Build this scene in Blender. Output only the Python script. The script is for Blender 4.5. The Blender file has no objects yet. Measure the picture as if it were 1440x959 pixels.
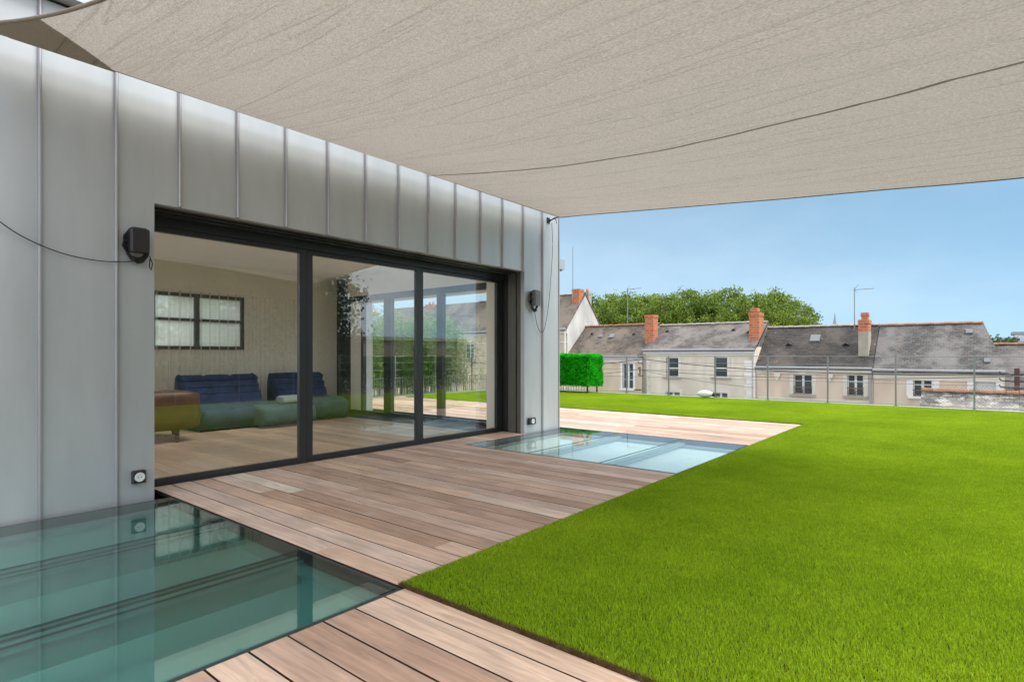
import bpy, math, random
from mathutils import Vector, Matrix, noise
rnd = random.Random(7)
sc = bpy.context.scene
C = sc.collection

# ------------------------------------------------------------------ camera
AZ = 39.33                                  # heading of the lens from +X (the facade runs along X)
cam_d = bpy.data.cameras.new('camera'); cam = bpy.data.objects.new('camera', cam_d); C.objects.link(cam)
cam.location = (0, 0, 1.0); cam.rotation_euler = (math.radians(90), 0, math.radians(AZ - 90))
cam_d.sensor_width = 36; cam_d.lens = 20.08; cam_d.shift_y = 0.0139
cam_d.clip_start = 0.02; cam_d.clip_end = 2000
sc.camera = cam

# ------------------------------------------------------------------ world, sun, exposure
SUN_AZ, SUN_EL = -70.0, 56.0                # degrees from +X (counter-clockwise) and above the horizon
w = bpy.data.worlds.new('World'); sc.world = w; w.use_nodes = True
nt = w.node_tree; nt.nodes.clear()
def wn(t, **k):
    n = nt.nodes.new(t)
    for a, b in k.items(): setattr(n, a, b)
    return n
out = wn('ShaderNodeOutputWorld'); bg = wn('ShaderNodeBackground'); bg.inputs[1].default_value = 0.12
sky = wn('ShaderNodeTexSky'); sky.sky_type = 'NISHITA'; sky.sun_disc = False
sky.sun_elevation = math.radians(SUN_EL); sky.sun_rotation = math.radians(90 - SUN_AZ)
sky.air_density = 1.0; sky.dust_density = 0.35; sky.ozone_density = 1.0
tc = wn('ShaderNodeTexCoord'); mp = wn('ShaderNodeMapping'); mp.inputs['Scale'].default_value = (1.6, 1.6, 4.5)
nz = wn('ShaderNodeTexNoise'); nz.inputs['Scale'].default_value = 1.7; nz.inputs['Detail'].default_value = 9; nz.inputs['Roughness'].default_value = 0.55
nt.links.new(tc.outputs['Generated'], mp.inputs['Vector']); nt.links.new(mp.outputs['Vector'], nz.inputs['Vector'])
# cloud cover: clear over the roofs ahead, closing overhead and behind
dt = wn('ShaderNodeVectorMath', operation='DOT_PRODUCT')
az_clear = math.radians(12)
dt.inputs[1].default_value = (math.cos(az_clear), math.sin(az_clear), -0.55)
nt.links.new(tc.outputs['Generated'], dt.inputs[0])
cov = wn('ShaderNodeMapRange'); cov.inputs['From Min'].default_value = 0.62; cov.inputs['From Max'].default_value = 0.20
cov.inputs['To Min'].default_value = 0.05; cov.inputs['To Max'].default_value = 0.85; cov.interpolation_type = 'SMOOTHSTEP'
nt.links.new(dt.outputs['Value'], cov.inputs['Value'])
cr = wn('ShaderNodeMapRange'); cr.inputs['From Min'].default_value = 0.30; cr.inputs['From Max'].default_value = 0.62; cr.interpolation_type = 'SMOOTHSTEP'
nt.links.new(nz.outputs['Fac'], cr.inputs['Value'])
cv2 = wn('ShaderNodeMath', operation='MULTIPLY_ADD'); cv2.inputs[1].default_value = 0.5; cv2.inputs[2].default_value = 0.5
nt.links.new(cr.outputs[0], cv2.inputs[0])
mul = wn('ShaderNodeMath', operation='MULTIPLY'); nt.links.new(cov.outputs[0], mul.inputs[0]); nt.links.new(cv2.outputs[0], mul.inputs[1])
cramp = wn('ShaderNodeValToRGB')
cramp.color_ramp.elements[0].position = 0.36; cramp.color_ramp.elements[0].color = (7.5, 7.8, 8.6, 1)
cramp.color_ramp.elements[1].position = 0.66; cramp.color_ramp.elements[1].color = (15.5, 15.6, 15.8, 1)
nt.links.new(nz.outputs['Fac'], cramp.inputs['Fac'])
mx = wn('ShaderNodeMix', data_type='RGBA'); nt.links.new(mul.outputs[0], mx.inputs['Factor'])
hs = wn('ShaderNodeHueSaturation'); hs.inputs['Saturation'].default_value = 1.06; hs.inputs['Value'].default_value = 0.86; hs.inputs['Hue'].default_value = 0.477
lift = wn('ShaderNodeVectorMath', operation='MULTIPLY_ADD'); lift.inputs[1].default_value = (1, 1, 0.85); lift.inputs[2].default_value = (0, 0, 0.20)
nt.links.new(tc.outputs['Generated'], lift.inputs[0]); nt.links.new(lift.outputs[0], sky.inputs[0])
nt.links.new(sky.outputs[0], hs.inputs['Color'])
# thin bright haze low over the left of the view
hz = wn('ShaderNodeVectorMath', operation='DOT_PRODUCT'); hz.inputs[1].default_value = (math.cos(math.radians(62)) , math.sin(math.radians(62)), -1.15)
nt.links.new(tc.outputs['Generated'], hz.inputs[0])
hzr = wn('ShaderNodeMapRange'); hzr.inputs['From Min'].default_value = 0.05; hzr.inputs['From Max'].default_value = 1.0; hzr.inputs['To Max'].default_value = 0.34; hzr.interpolation_type = 'SMOOTHSTEP'; nt.links.new(hz.outputs['Value'], hzr.inputs['Value'])
hm_ = wn('ShaderNodeMix', data_type='RGBA'); hm_.inputs[7].default_value = (5.6, 6.9, 8.0, 1); nt.links.new(hzr.outputs[0], hm_.inputs['Factor']); nt.links.new(hs.outputs[0], hm_.inputs[6])
nt.links.new(hm_.outputs[2], mx.inputs[6]); nt.links.new(cramp.outputs[0], mx.inputs[7])
nt.links.new(mx.outputs[2], bg.inputs[0]); nt.links.new(bg.outputs[0], out.inputs[0])

sd = bpy.data.lights.new('sun', 'SUN'); sun = bpy.data.objects.new('sun', sd); C.objects.link(sun)
sd.energy = 2.0; sd.angle = math.radians(30); sd.color = (1.0, 0.95, 0.88)
dv = Vector((math.cos(math.radians(SUN_AZ)) * math.cos(math.radians(SUN_EL)), math.sin(math.radians(SUN_AZ)) * math.cos(math.radians(SUN_EL)), math.sin(math.radians(SUN_EL))))
sun.rotation_euler = dv.to_track_quat('Z', 'Y').to_euler()
sc.view_settings.view_transform = 'Standard'; sc.view_settings.look = 'None'
sc.view_settings.exposure = 0.65; sc.view_settings.gamma = 1.0
sc.cycles.max_bounces = 12; sc.cycles.diffuse_bounces = 5; sc.cycles.transparent_max_bounces = 24; sc.cycles.glossy_bounces = 6
sc.cycles.use_denoising = True
sc.cycles.sample_clamp_indirect = 8

# ------------------------------------------------------------------ survey helper: a sight line from the camera meets a plane
F_PX = 803.1
def ray(u, v):
    a = math.radians(AZ); c, s = math.cos(a), math.sin(a)
    return (c * F_PX + s * (u - 720), s * F_PX - c * (u - 720), 499.5 - v)
def atX(u, v, X):
    r = ray(u, v); k = X / r[0]; return (r[1] * k, 1.0 + r[2] * k)      # (Y, z)

# ------------------------------------------------------------------ materials
M = {}
def mat(name, col, rough=0.7, var=0.0, vscale=3.0, bump=0.0, bscale=40.0, metal=0.0, col2=None, stretch=(1, 1, 1), rnd_obj=0.0, spec=0.5, coat=0.0, detail=5.0, rot=(0, 0, 0), trans=0.0):
    m = bpy.data.materials.new(name); m.use_nodes = True; M[name] = m
    n = m.node_tree; b = n.nodes['Principled BSDF']; L = n.links
    b.inputs['Roughness'].default_value = rough; b.inputs['Metallic'].default_value = metal
    b.inputs['Specular IOR Level'].default_value = spec
    b.inputs['Base Color'].default_value = (*col, 1)
    if coat: b.inputs['Coat Weight'].default_value = coat
    g = n.nodes.new('ShaderNodeNewGeometry'); mpp = n.nodes.new('ShaderNodeMapping'); mpp.inputs['Scale'].default_value = stretch; mpp.inputs['Rotation'].default_value = rot
    L.new(g.outputs['Position'], mpp.inputs['Vector'])
    last = None
    if col2 or var:
        t = n.nodes.new('ShaderNodeTexNoise'); t.inputs['Scale'].default_value = vscale; t.inputs['Detail'].default_value = detail; t.inputs['Roughness'].default_value = 0.6
        L.new(mpp.outputs[0], t.inputs['Vector'])
        r = n.nodes.new('ShaderNodeValToRGB'); r.color_ramp.elements[0].position = 0.32; r.color_ramp.elements[1].position = 0.68
        c2 = col2 if col2 else tuple(min(1, c * (1 + var)) for c in col)
        c1 = col if col2 else tuple(c * (1 - var) for c in col)
        r.color_ramp.elements[0].color = (*c1, 1); r.color_ramp.elements[1].color = (*c2, 1)
        L.new(t.outputs['Fac'], r.inputs['Fac']); last = r.outputs['Color']
    if rnd_obj:
        oi = n.nodes.new('ShaderNodeObjectInfo'); h = n.nodes.new('ShaderNodeHueSaturation')
        mr = n.nodes.new('ShaderNodeMapRange'); mr.inputs['To Min'].default_value = 1 - rnd_obj; mr.inputs['To Max'].default_value = 1 + rnd_obj
        L.new(oi.outputs['Random'], mr.inputs['Value']); L.new(mr.outputs[0], h.inputs['Value'])
        if last: L.new(last, h.inputs['Color'])
        else: h.inputs['Color'].default_value = (*col, 1)
        last = h.outputs['Color']
    if last: L.new(last, b.inputs['Base Color'])
    if bump:
        t2 = n.nodes.new('ShaderNodeTexNoise'); t2.inputs['Scale'].default_value = bscale; t2.inputs['Detail'].default_value = 4
        L.new(mpp.outputs[0], t2.inputs['Vector'])
        bp = n.nodes.new('ShaderNodeBump'); bp.inputs['Strength'].default_value = bump; bp.inputs['Distance'].default_value = 0.01
        L.new(t2.outputs['Fac'], bp.inputs['Height']); L.new(bp.outputs[0], b.inputs['Normal'])
    return m

mat('zinc', (0.43, 0.458, 0.472), 0.42, col2=(0.52, 0.548, 0.562), vscale=1.8, stretch=(1.6, 1, .35), bump=0.12, bscale=4, metal=0.30, rnd_obj=0.025)
mat('zinc_seam', (0.42, 0.42, 0.435), 0.4, var=0.05, metal=0.55)
mat('reveal_metal', (0.12, 0.11, 0.10), 0.5, var=0.08, metal=0.2)
mat('anthracite', (0.028, 0.033, 0.038), 0.38, var=0.05)
mat('black_rubber', (0.012, 0.012, 0.013), 0.6)
mat('black_plastic', (0.022, 0.020, 0.023), 0.45, bump=0.1, bscale=300)
mat('grey_plastic', (0.14, 0.14, 0.145), 0.4)
mat('white_plastic', (0.75, 0.76, 0.76), 0.35)
mat('steel', (0.42, 0.43, 0.44), 0.35, metal=0.9)
mat('plaster', (0.90, 0.85, 0.74), 0.85, var=0.03, vscale=2)
mat('ceiling_paint', (0.85, 0.80, 0.71), 0.9, var=0.02)
mat('room_floor', (0.42, 0.29, 0.18), 0.35, col2=(0.56, 0.40, 0.26), vscale=6, stretch=(8, .7, 1))
mat('room_plank', (0.42, 0.29, 0.18), 0.35, col2=(0.58, 0.42, 0.28), vscale=6, stretch=(8, .7, 1), rnd_obj=.22)
mat('brown_leather', (0.085, 0.035, 0.018), 0.42, col2=(0.13, 0.055, 0.028), vscale=6, bump=0.25, bscale=60)
mat('navy_fabric', (0.012, 0.024, 0.075), 0.85, col2=(0.03, 0.05, 0.14), vscale=7, bump=0.4, bscale=45)
mat('teal_fabric', (0.045, 0.075, 0.12), 0.85, col2=(0.07, 0.11, 0.16), vscale=7, bump=0.4, bscale=45)
mat('grey_fabric', (0.30, 0.33, 0.36), 0.9, var=0.06, bump=0.3, bscale=50)
mat('walnut', (0.08, 0.04, 0.02), 0.4, var=0.2, stretch=(1, 1, .2), vscale=20)
mat('steel_beam', (0.34, 0.40, 0.39), 0.5, var=0.05)
mat('sky_reflection_white', (0.85, 0.87, 0.86), .6)  # white that stands in for bright sky mirrored in the far skylight
mat('well_lining', (0.56, 0.62, 0.60), 0.6, var=0.04, vscale=2)
mat('concrete', (0.45, 0.44, 0.42), 0.85, var=0.1, vscale=2, bump=0.2, bscale=60)
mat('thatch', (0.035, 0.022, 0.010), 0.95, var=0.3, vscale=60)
mat('ground_mat', (0.10, 0.10, 0.09), 0.9, var=0.2, vscale=0.3)
mat('galvanised', (0.26, 0.28, 0.28), 0.45, var=0.1, vscale=20, metal=0.5)
mat('slate_a', (0.075, 0.072, 0.07), 0.75, col2=(0.19, 0.18, 0.165), vscale=0.9, bump=0.6, bscale=9, detail=12)
mat('ridge_tile', (0.24, 0.11, 0.06), 0.8, col2=(0.42, 0.20, 0.11), vscale=4)
mat('render_beige', (0.504, 0.42, 0.302), 0.9, col2=(0.721, 0.615, 0.456), vscale=1.1, stretch=(1, 1, .3), detail=10, bump=0.1, bscale=20)
mat('render_cream', (0.571, 0.512, 0.403), 0.9, col2=(0.795, 0.721, 0.594), vscale=1.1, stretch=(1, 1, .3), detail=10, bump=0.1, bscale=20)
mat('render_pink', (0.554, 0.437, 0.336), 0.9, col2=(0.763, 0.625, 0.498), vscale=1.1, stretch=(1, 1, .3), detail=10, bump=0.1, bscale=20)
mat('render_white', (0.40, 0.39, 0.36), 0.9, col2=(0.66, 0.655, 0.62), vscale=0.9, stretch=(1, 1, .35), detail=11)
mat('limestone', (0.62, 0.58, 0.49), 0.85, col2=(0.74, 0.70, 0.62), vscale=1.2)
mat('white_paint', (0.78, 0.78, 0.76), 0.5, var=0.03)
mat('zinc_gutter', (0.34, 0.35, 0.36), 0.5, var=0.1, vscale=5, metal=0.3)
mat('old_mortar', (0.33, 0.30, 0.25), 0.9, col2=(0.42, 0.38, 0.31), vscale=2)
mat('clay', (0.42, 0.15, 0.08), 0.8, col2=(0.52, 0.22, 0.12), vscale=6)
mat('rusty_iron', (0.10, 0.045, 0.035), 0.8, var=0.25, vscale=8)
mat('pole_wood', (0.17, 0.15, 0.12), 0.9, var=0.15, vscale=6, stretch=(1, 1, .1))
mat('dark_glass', (0.035, 0.05, 0.06), 0.08, spec=0.8)
mat('bark', (0.10, 0.085, 0.065), 0.95, var=0.25, vscale=3)
mat('velux', (0.20, 0.21, 0.215), 0.3)
mat('lace', (0.10, 0.10, 0.10), 0.9, col2=(0.35, 0.34, 0.32), vscale=8)
mat('far_stone', (0.30, 0.33, 0.37), 0.9, var=0.05)

def leaf_mat(name, a, b, vs=0.5, transl=0.35, fine=6.0, rough=0.55):
    m = bpy.data.materials.new(name); m.use_nodes = True; M[name] = m
    n = m.node_tree; L = n.links; n.nodes.clear()
    o = n.nodes.new('ShaderNodeOutputMaterial'); g = n.nodes.new('ShaderNodeNewGeometry')
    t = n.nodes.new('ShaderNodeTexNoise'); t.inputs['Scale'].default_value = vs; t.inputs['Detail'].default_value = 6; t.inputs['Roughness'].default_value = 0.7
    L.new(g.outputs['Position'], t.inputs['Vector'])
    r = n.nodes.new('ShaderNodeValToRGB'); r.color_ramp.elements[0].position = 0.3; r.color_ramp.elements[1].position = 0.7
    r.color_ramp.elements[0].color = (*a, 1); r.color_ramp.elements[1].color = (*b, 1)
    L.new(t.outputs['Fac'], r.inputs['Fac'])
    h = n.nodes.new('ShaderNodeHueSaturation'); mr = n.nodes.new('ShaderNodeMapRange'); mr.inputs['To Min'].default_value = 0.6; mr.inputs['To Max'].default_value = 1.4
    L.new(g.outputs['Random Per Island'], mr.inputs['Value']); L.new(mr.outputs[0], h.inputs['Value']); L.new(r.outputs[0], h.inputs['Color'])
    d = n.nodes.new('ShaderNodeBsdfPrincipled'); d.inputs['Roughness'].default_value = rough; d.inputs['Specular IOR Level'].default_value = 0.25
    tr = n.nodes.new('ShaderNodeBsdfTranslucent'); ms = n.nodes.new('ShaderNodeMixShader'); ms.inputs[0].default_value = transl
    L.new(h.outputs[0], d.inputs['Base Color']); L.new(h.outputs[0], tr.inputs['Color'])
    L.new(d.outputs[0], ms.inputs[1]); L.new(tr.outputs[0], ms.inputs[2]); L.new(ms.outputs[0], o.inputs[0])
    return m
leaf_mat('plane_leaves', (0.06, 0.125, 0.016), (0.32, 0.42, 0.065), 0.35)
leaf_mat('bamboo_leaves', (0.06, 0.16, 0.02), (0.22, 0.36, 0.07), 0.8)
leaf_mat('dark_leaves', (0.025, 0.055, 0.012), (0.085, 0.14, 0.025), 0.5)
leaf_mat('far_leaves', (0.06, 0.10, 0.04), (0.12, 0.16, 0.06), 0.3)
leaf_mat('turf', (0.265, 0.43, 0.010), (0.46, 0.62, 0.025), 0.8, 0.38, rough=0.7)
leaf_mat('plastic_hedge', (0.006, 0.36, 0.006), (0.05, 0.72, 0.02), 3.0, 0.35)

def board_material():
    m = bpy.data.materials.new('deck_board'); m.use_nodes = True; M['deck_board'] = m
    n = m.node_tree; L = n.links; b = n.nodes['Principled BSDF']; b.inputs['Roughness'].default_value = 0.62; b.inputs['Specular IOR Level'].default_value = 0.35
    g = n.nodes.new('ShaderNodeNewGeometry'); oi = n.nodes.new('ShaderNodeObjectInfo')
    off = n.nodes.new('ShaderNodeVectorMath'); off.operation = 'MULTIPLY_ADD'
    cmb = n.nodes.new('ShaderNodeCombineXYZ'); L.new(oi.outputs['Random'], cmb.inputs[0]); L.new(oi.outputs['Random'], cmb.inputs[1])
    off.inputs[1].default_value = (37, 91, 0); L.new(cmb.outputs[0], off.inputs[0]); L.new(g.outputs['Position'], off.inputs[2])
    mpp = n.nodes.new('ShaderNodeMapping'); mpp.inputs['Scale'].default_value = (16, 1.1, 1); L.new(off.outputs[0], mpp.inputs['Vector'])
    t = n.nodes.new('ShaderNodeTexNoise'); t.inputs['Scale'].default_value = 2.2; t.inputs['Detail'].default_value = 10; t.inputs['Roughness'].default_value = 0.62; t.inputs['Distortion'].default_value = 0.8
    L.new(mpp.outputs[0], t.inputs['Vector'])
    # base tone per board: grey-beige, pinkish brown, tan
    r = n.nodes.new('ShaderNodeValToRGB'); cs = [(0, (0.448, 0.275, 0.184)), (0.2, (0.677, 0.476, 0.371)), (0.4, (0.469, 0.302, 0.218)), (0.55, (0.8, 0.609, 0.495)), (0.7, (0.611, 0.444, 0.359)), (0.85, (0.712, 0.488, 0.351)), (1, (0.8, 0.681, 0.563))]
    e = r.color_ramp.elements; e[0].color = (*cs[0][1], 1); e[1].color = (*cs[-1][1], 1)
    for p_, c_ in cs[1:-1]: x = e.new(p_); x.color = (*c_, 1)
    L.new(oi.outputs['Random'], r.inputs['Fac'])
    gr = n.nodes.new('ShaderNodeMapRange'); gr.inputs['From Min'].default_value = 0.3; gr.inputs['From Max'].default_value = 0.7; gr.inputs['To Min'].default_value = 0.70; gr.inputs['To Max'].default_value = 1.22
    L.new(t.outputs['Fac'], gr.inputs['Value'])
    t3 = n.nodes.new('ShaderNodeTexNoise'); t3.inputs['Scale'].default_value = 2.6; t3.inputs['Detail'].default_value = 5; L.new(off.outputs[0], t3.inputs['Vector'])
    g3 = n.nodes.new('ShaderNodeMapRange'); g3.inputs['From Min'].default_value = 0.3; g3.inputs['From Max'].default_value = 0.72; g3.inputs['To Min'].default_value = 0.86; g3.inputs['To Max'].default_value = 1.12
    L.new(t3.outputs['Fac'], g3.inputs['Value'])
    mm = n.nodes.new('ShaderNodeMath'); mm.operation = 'MULTIPLY'; L.new(gr.outputs[0], mm.inputs[0]); L.new(g3.outputs[0], mm.inputs[1])
    h = n.nodes.new('ShaderNodeHueSaturation'); L.new(r.outputs[0], h.inputs['Color']); L.new(mm.outputs[0], h.inputs['Value'])
    # bleached patches with their own shape
    t4 = n.nodes.new('ShaderNodeTexNoise'); t4.inputs['Scale'].default_value = 5.0; t4.inputs['Detail'].default_value = 7; L.new(off.outputs[0], t4.inputs['Vector'])
    g4 = n.nodes.new('ShaderNodeMapRange'); g4.inputs['From Min'].default_value = 0.60; g4.inputs['From Max'].default_value = 0.74; g4.inputs['To Max'].default_value = 0.5; L.new(t4.outputs['Fac'], g4.inputs['Value'])
    mx2 = n.nodes.new('ShaderNodeMix'); mx2.data_type = 'RGBA'; L.new(g4.outputs[0], mx2.inputs['Factor']); L.new(h.outputs[0], mx2.inputs[6]); mx2.inputs[7].default_value = (0.56, 0.52, 0.47, 1)
    L.new(mx2.outputs[2], b.inputs['Base Color'])
    bp = n.nodes.new('ShaderNodeBump'); bp.inputs['Strength'].default_value = 0.35; bp.inputs['Distance'].default_value = 0.003
    L.new(t.outputs['Fac'], bp.inputs['Height']); L.new(bp.outputs[0], b.inputs['Normal'])
board_material()

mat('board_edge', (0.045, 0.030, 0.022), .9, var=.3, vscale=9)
def glass_mat(name, tint, r0, rough=0.0, dust=0.0, pw=4.5):
    """clear pane: straight-through light with a tint, and a mirror share that grows towards grazing"""
    m = bpy.data.materials.new(name); m.use_nodes = True; M[name] = m
    n = m.node_tree; L = n.links; n.nodes.clear()
    o = n.nodes.new('ShaderNodeOutputMaterial'); g = n.nodes.new('ShaderNodeNewGeometry')
    d = n.nodes.new('ShaderNodeVectorMath'); d.operation = 'DOT_PRODUCT'; L.new(g.outputs['Incoming'], d.inputs[0]); L.new(g.outputs['Normal'], d.inputs[1])
    a = n.nodes.new('ShaderNodeMath'); a.operation = 'ABSOLUTE'; L.new(d.outputs['Value'], a.inputs[0])
    s = n.nodes.new('ShaderNodeMath'); s.operation = 'SUBTRACT'; s.inputs[0].default_value = 1; L.new(a.outputs[0], s.inputs[1])
    p = n.nodes.new('ShaderNodeMath'); p.operation = 'POWER'; p.inputs[1].default_value = pw; L.new(s.outputs[0], p.inputs[0])
    k = n.nodes.new('ShaderNodeMath'); k.operation = 'MULTIPLY_ADD'; k.inputs[1].default_value = 1 - r0; k.inputs[2].default_value = r0; L.new(p.outputs[0], k.inputs[0])
    t = n.nodes.new('ShaderNodeBsdfTransparent'); t.inputs[0].default_value = (*tint, 1)
    gl = n.nodes.new('ShaderNodeBsdfGlossy'); gl.inputs['Roughness'].default_value = rough; gl.inputs['Color'].default_value = (.97, 1, .99, 1)
    ms = n.nodes.new('ShaderNodeMixShader'); L.new(k.outputs[0], ms.inputs[0]); L.new(t.outputs[0], ms.inputs[1]); L.new(gl.outputs[0], ms.inputs[2]); L.new(ms.outputs[0], o.inputs[0])
    if dust:      # dust and water marks lying on the glass
        tn = n.nodes.new('ShaderNodeTexNoise'); tn.inputs['Scale'].default_value = 3.5; tn.inputs['Detail'].default_value = 10; tn.inputs['Roughness'].default_value = .72; L.new(g.outputs['Position'], tn.inputs[0])
        mr = n.nodes.new('ShaderNodeMapRange'); mr.inputs['From Min'].default_value = .42; mr.inputs['From Max'].default_value = .72; mr.inputs['To Min'].default_value = dust * .2; mr.inputs['To Max'].default_value = dust * 2; L.new(tn.outputs['Fac'], mr.inputs[0])
        df = n.nodes.new('ShaderNodeBsdfDiffuse'); df.inputs[0].default_value = (.7, .7, .66, 1); m3 = n.nodes.new('ShaderNodeMixShader'); L.new(mr.outputs[0], m3.inputs[0]); L.new(ms.outputs[0], m3.inputs[1]); L.new(df.outputs[0], m3.inputs[2]); L.new(m3.outputs[0], o.inputs[0])
    return m
glass_mat('door_glass', (0.98, 0.985, 0.975), 0.08)
glass_mat('side_glass', (0.96, 0.98, 0.97), 0.03)
glass_mat('walk_glass', (0.60, 0.80, 0.775), 0.04, dust=.012)
glass_mat('walk_glass_clear', (0.93, 0.99, 0.975), 0.05, dust=.03, pw=7.0)

def frosted_mat():
    m = bpy.data.materials.new('frosted_glass'); m.use_nodes = True; M['frosted_glass'] = m
    n = m.node_tree; L = n.links; n.nodes.clear()
    o = n.nodes.new('ShaderNodeOutputMaterial'); t = n.nodes.new('ShaderNodeBsdfTranslucent'); t.inputs[0].default_value = (.97, .98, .92, 1)
    d = n.nodes.new('ShaderNodeBsdfTransparent'); d.inputs[0].default_value = (.95, .97, .9, 1)
    ms = n.nodes.new('ShaderNodeMixShader'); ms.inputs[0].default_value = 0.45; L.new(t.outputs[0], ms.inputs[1]); L.new(d.outputs[0], ms.inputs[2]); L.new(ms.outputs[0], o.inputs[0])
frosted_mat()
def voile_mat():
    m = bpy.data.materials.new('voile'); m.use_nodes = True; M['voile'] = m
    n = m.node_tree; L = n.links; n.nodes.clear()
    o = n.nodes.new('ShaderNodeOutputMaterial'); t = n.nodes.new('ShaderNodeBsdfTransparent')
    d = n.nodes.new('ShaderNodeBsdfDiffuse'); d.inputs[0].default_value = (.95, .94, .88, 1); tl = n.nodes.new('ShaderNodeBsdfTranslucent'); tl.inputs[0].default_value = (.95, .94, .88, 1)
    m2 = n.nodes.new('ShaderNodeMixShader'); L.new(d.outputs[0], m2.inputs[1]); L.new(tl.outputs[0], m2.inputs[2])
    ms = n.nodes.new('ShaderNodeMixShader')
    g = n.nodes.new('ShaderNodeNewGeometry'); dd = n.nodes.new('ShaderNodeVectorMath'); dd.operation = 'DOT_PRODUCT'; L.new(g.outputs['Incoming'], dd.inputs[0]); L.new(g.outputs['Normal'], dd.inputs[1])
    a = n.nodes.new('ShaderNodeMath'); a.operation = 'ABSOLUTE'; L.new(dd.outputs['Value'], a.inputs[0])
    mr = n.nodes.new('ShaderNodeMapRange'); mr.inputs['From Min'].default_value = 0.95; mr.inputs['From Max'].default_value = 0.25; mr.inputs['To Min'].default_value = 0.06; mr.inputs['To Max'].default_value = 0.42; L.new(a.outputs[0], mr.inputs['Value'])
    L.new(mr.outputs[0], ms.inputs[0]); L.new(t.outputs[0], ms.inputs[1]); L.new(m2.outputs[0], ms.inputs[2]); L.new(ms.outputs[0], o.inputs[0])
voile_mat()
def sail_mat(name, c1, c2, transl):
    m = bpy.data.materials.new(name); m.use_nodes = True; M[name] = m
    n = m.node_tree; L = n.links; n.nodes.clear()
    o = n.nodes.new('ShaderNodeOutputMaterial'); g = n.nodes.new('ShaderNodeNewGeometry')
    t = n.nodes.new('ShaderNodeTexNoise'); t.inputs['Scale'].default_value = 150; t.inputs['Detail'].default_value = 4; t.inputs['Roughness'].default_value = .7; mpp = n.nodes.new('ShaderNodeMapping'); mpp.inputs['Scale'].default_value = (1, .4, 1)
    L.new(g.outputs['Position'], mpp.inputs[0]); L.new(mpp.outputs[0], t.inputs[0])
    r = n.nodes.new('ShaderNodeValToRGB'); r.color_ramp.elements[0].position = .3; r.color_ramp.elements[1].position = .7; r.color_ramp.elements[0].color = (*c1, 1); r.color_ramp.elements[1].color = (*c2, 1); L.new(t.outputs['Fac'], r.inputs[0])
    # creases: fine irregular folds running with the cloth
    t2 = n.nodes.new('ShaderNodeTexNoise'); t2.inputs['Scale'].default_value = 1.7; t2.inputs['Detail'].default_value = 3.5; t2.inputs['Roughness'].default_value = .55; t2.inputs['Distortion'].default_value = .6
    m2 = n.nodes.new('ShaderNodeMapping'); m2.inputs['Rotation'].default_value = (0, 0, math.radians(24)); m2.inputs['Scale'].default_value = (2.3, .17, 1); L.new(g.outputs['Position'], m2.inputs[0]); L.new(m2.outputs[0], t2.inputs[0])
    ab = n.nodes.new('ShaderNodeMath'); ab.operation = 'SUBTRACT'; ab.inputs[1].default_value = .5; L.new(t2.outputs['Fac'], ab.inputs[0])
    ab2 = n.nodes.new('ShaderNodeMath'); ab2.operation = 'ABSOLUTE'; L.new(ab.outputs[0], ab2.inputs[0])
    sq = n.nodes.new('ShaderNodeMapRange'); sq.inputs['From Max'].default_value = .045; sq.interpolation_type = 'SMOOTHSTEP'; L.new(ab2.outputs[0], sq.inputs[0])
    bp = n.nodes.new('ShaderNodeBump'); bp.inputs['Strength'].default_value = .6; bp.inputs['Distance'].default_value = .024; L.new(sq.outputs[0], bp.inputs['Height'])
    bp2 = n.nodes.new('ShaderNodeBump'); bp2.inputs['Strength'].default_value = .2; bp2.inputs['Distance'].default_value = .002; L.new(t.outputs['Fac'], bp2.inputs['Height']); L.new(bp.outputs[0], bp2.inputs['Normal'])
    d = n.nodes.new('ShaderNodeBsdfDiffuse'); tl = n.nodes.new('ShaderNodeBsdfTranslucent'); ms = n.nodes.new('ShaderNodeMixShader'); ms.inputs[0].default_value = transl
    for x in (d, tl): L.new(r.outputs[0], x.inputs[0]); L.new(bp2.outputs[0], x.inputs['Normal'])
    L.new(d.outputs[0], ms.inputs[1]); L.new(tl.outputs[0], ms.inputs[2]); L.new(ms.outputs[0], o.inputs[0])
sail_mat('sail_cloth', (0.27, 0.24, 0.205), (0.49, 0.44, 0.385), 0.48)
sail_mat('sail_patch_cloth', (0.30, 0.27, 0.22), (0.38, 0.34, 0.28), 0.30)

def brick_mat(name, sx=1.0):
    m = bpy.data.materials.new(name); m.use_nodes = True; M[name] = m
    n = m.node_tree; L = n.links; b = n.nodes['Principled BSDF']; b.inputs['Roughness'].default_value = .85
    g = n.nodes.new('ShaderNodeNewGeometry'); sep = n.nodes.new('ShaderNodeSeparateXYZ'); L.new(g.outputs['Position'], sep.inputs[0])
    ad = n.nodes.new('ShaderNodeMath'); ad.operation = 'ADD'; L.new(sep.outputs[0], ad.inputs[0]); L.new(sep.outputs[1], ad.inputs[1])
    cm = n.nodes.new('ShaderNodeCombineXYZ'); L.new(ad.outputs[0], cm.inputs[0]); L.new(sep.outputs[2], cm.inputs[1])
    br = n.nodes.new('ShaderNodeTexBrick'); br.inputs['Scale'].default_value = 1; br.inputs['Brick Width'].default_value = .42; br.inputs['Row Height'].default_value = .17; br.inputs['Mortar Size'].default_value = .022
    br.inputs['Color1'].default_value = (.42, .10, .032, 1); br.inputs['Color2'].default_value = (.56, .17, .06, 1); br.inputs['Mortar'].default_value = (.40, .26, .18, 1)
    L.new(cm.outputs[0], br.inputs[0]); L.new(br.outputs['Color'], b.inputs['Base Color'])
brick_mat('chimney_brick')

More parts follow.
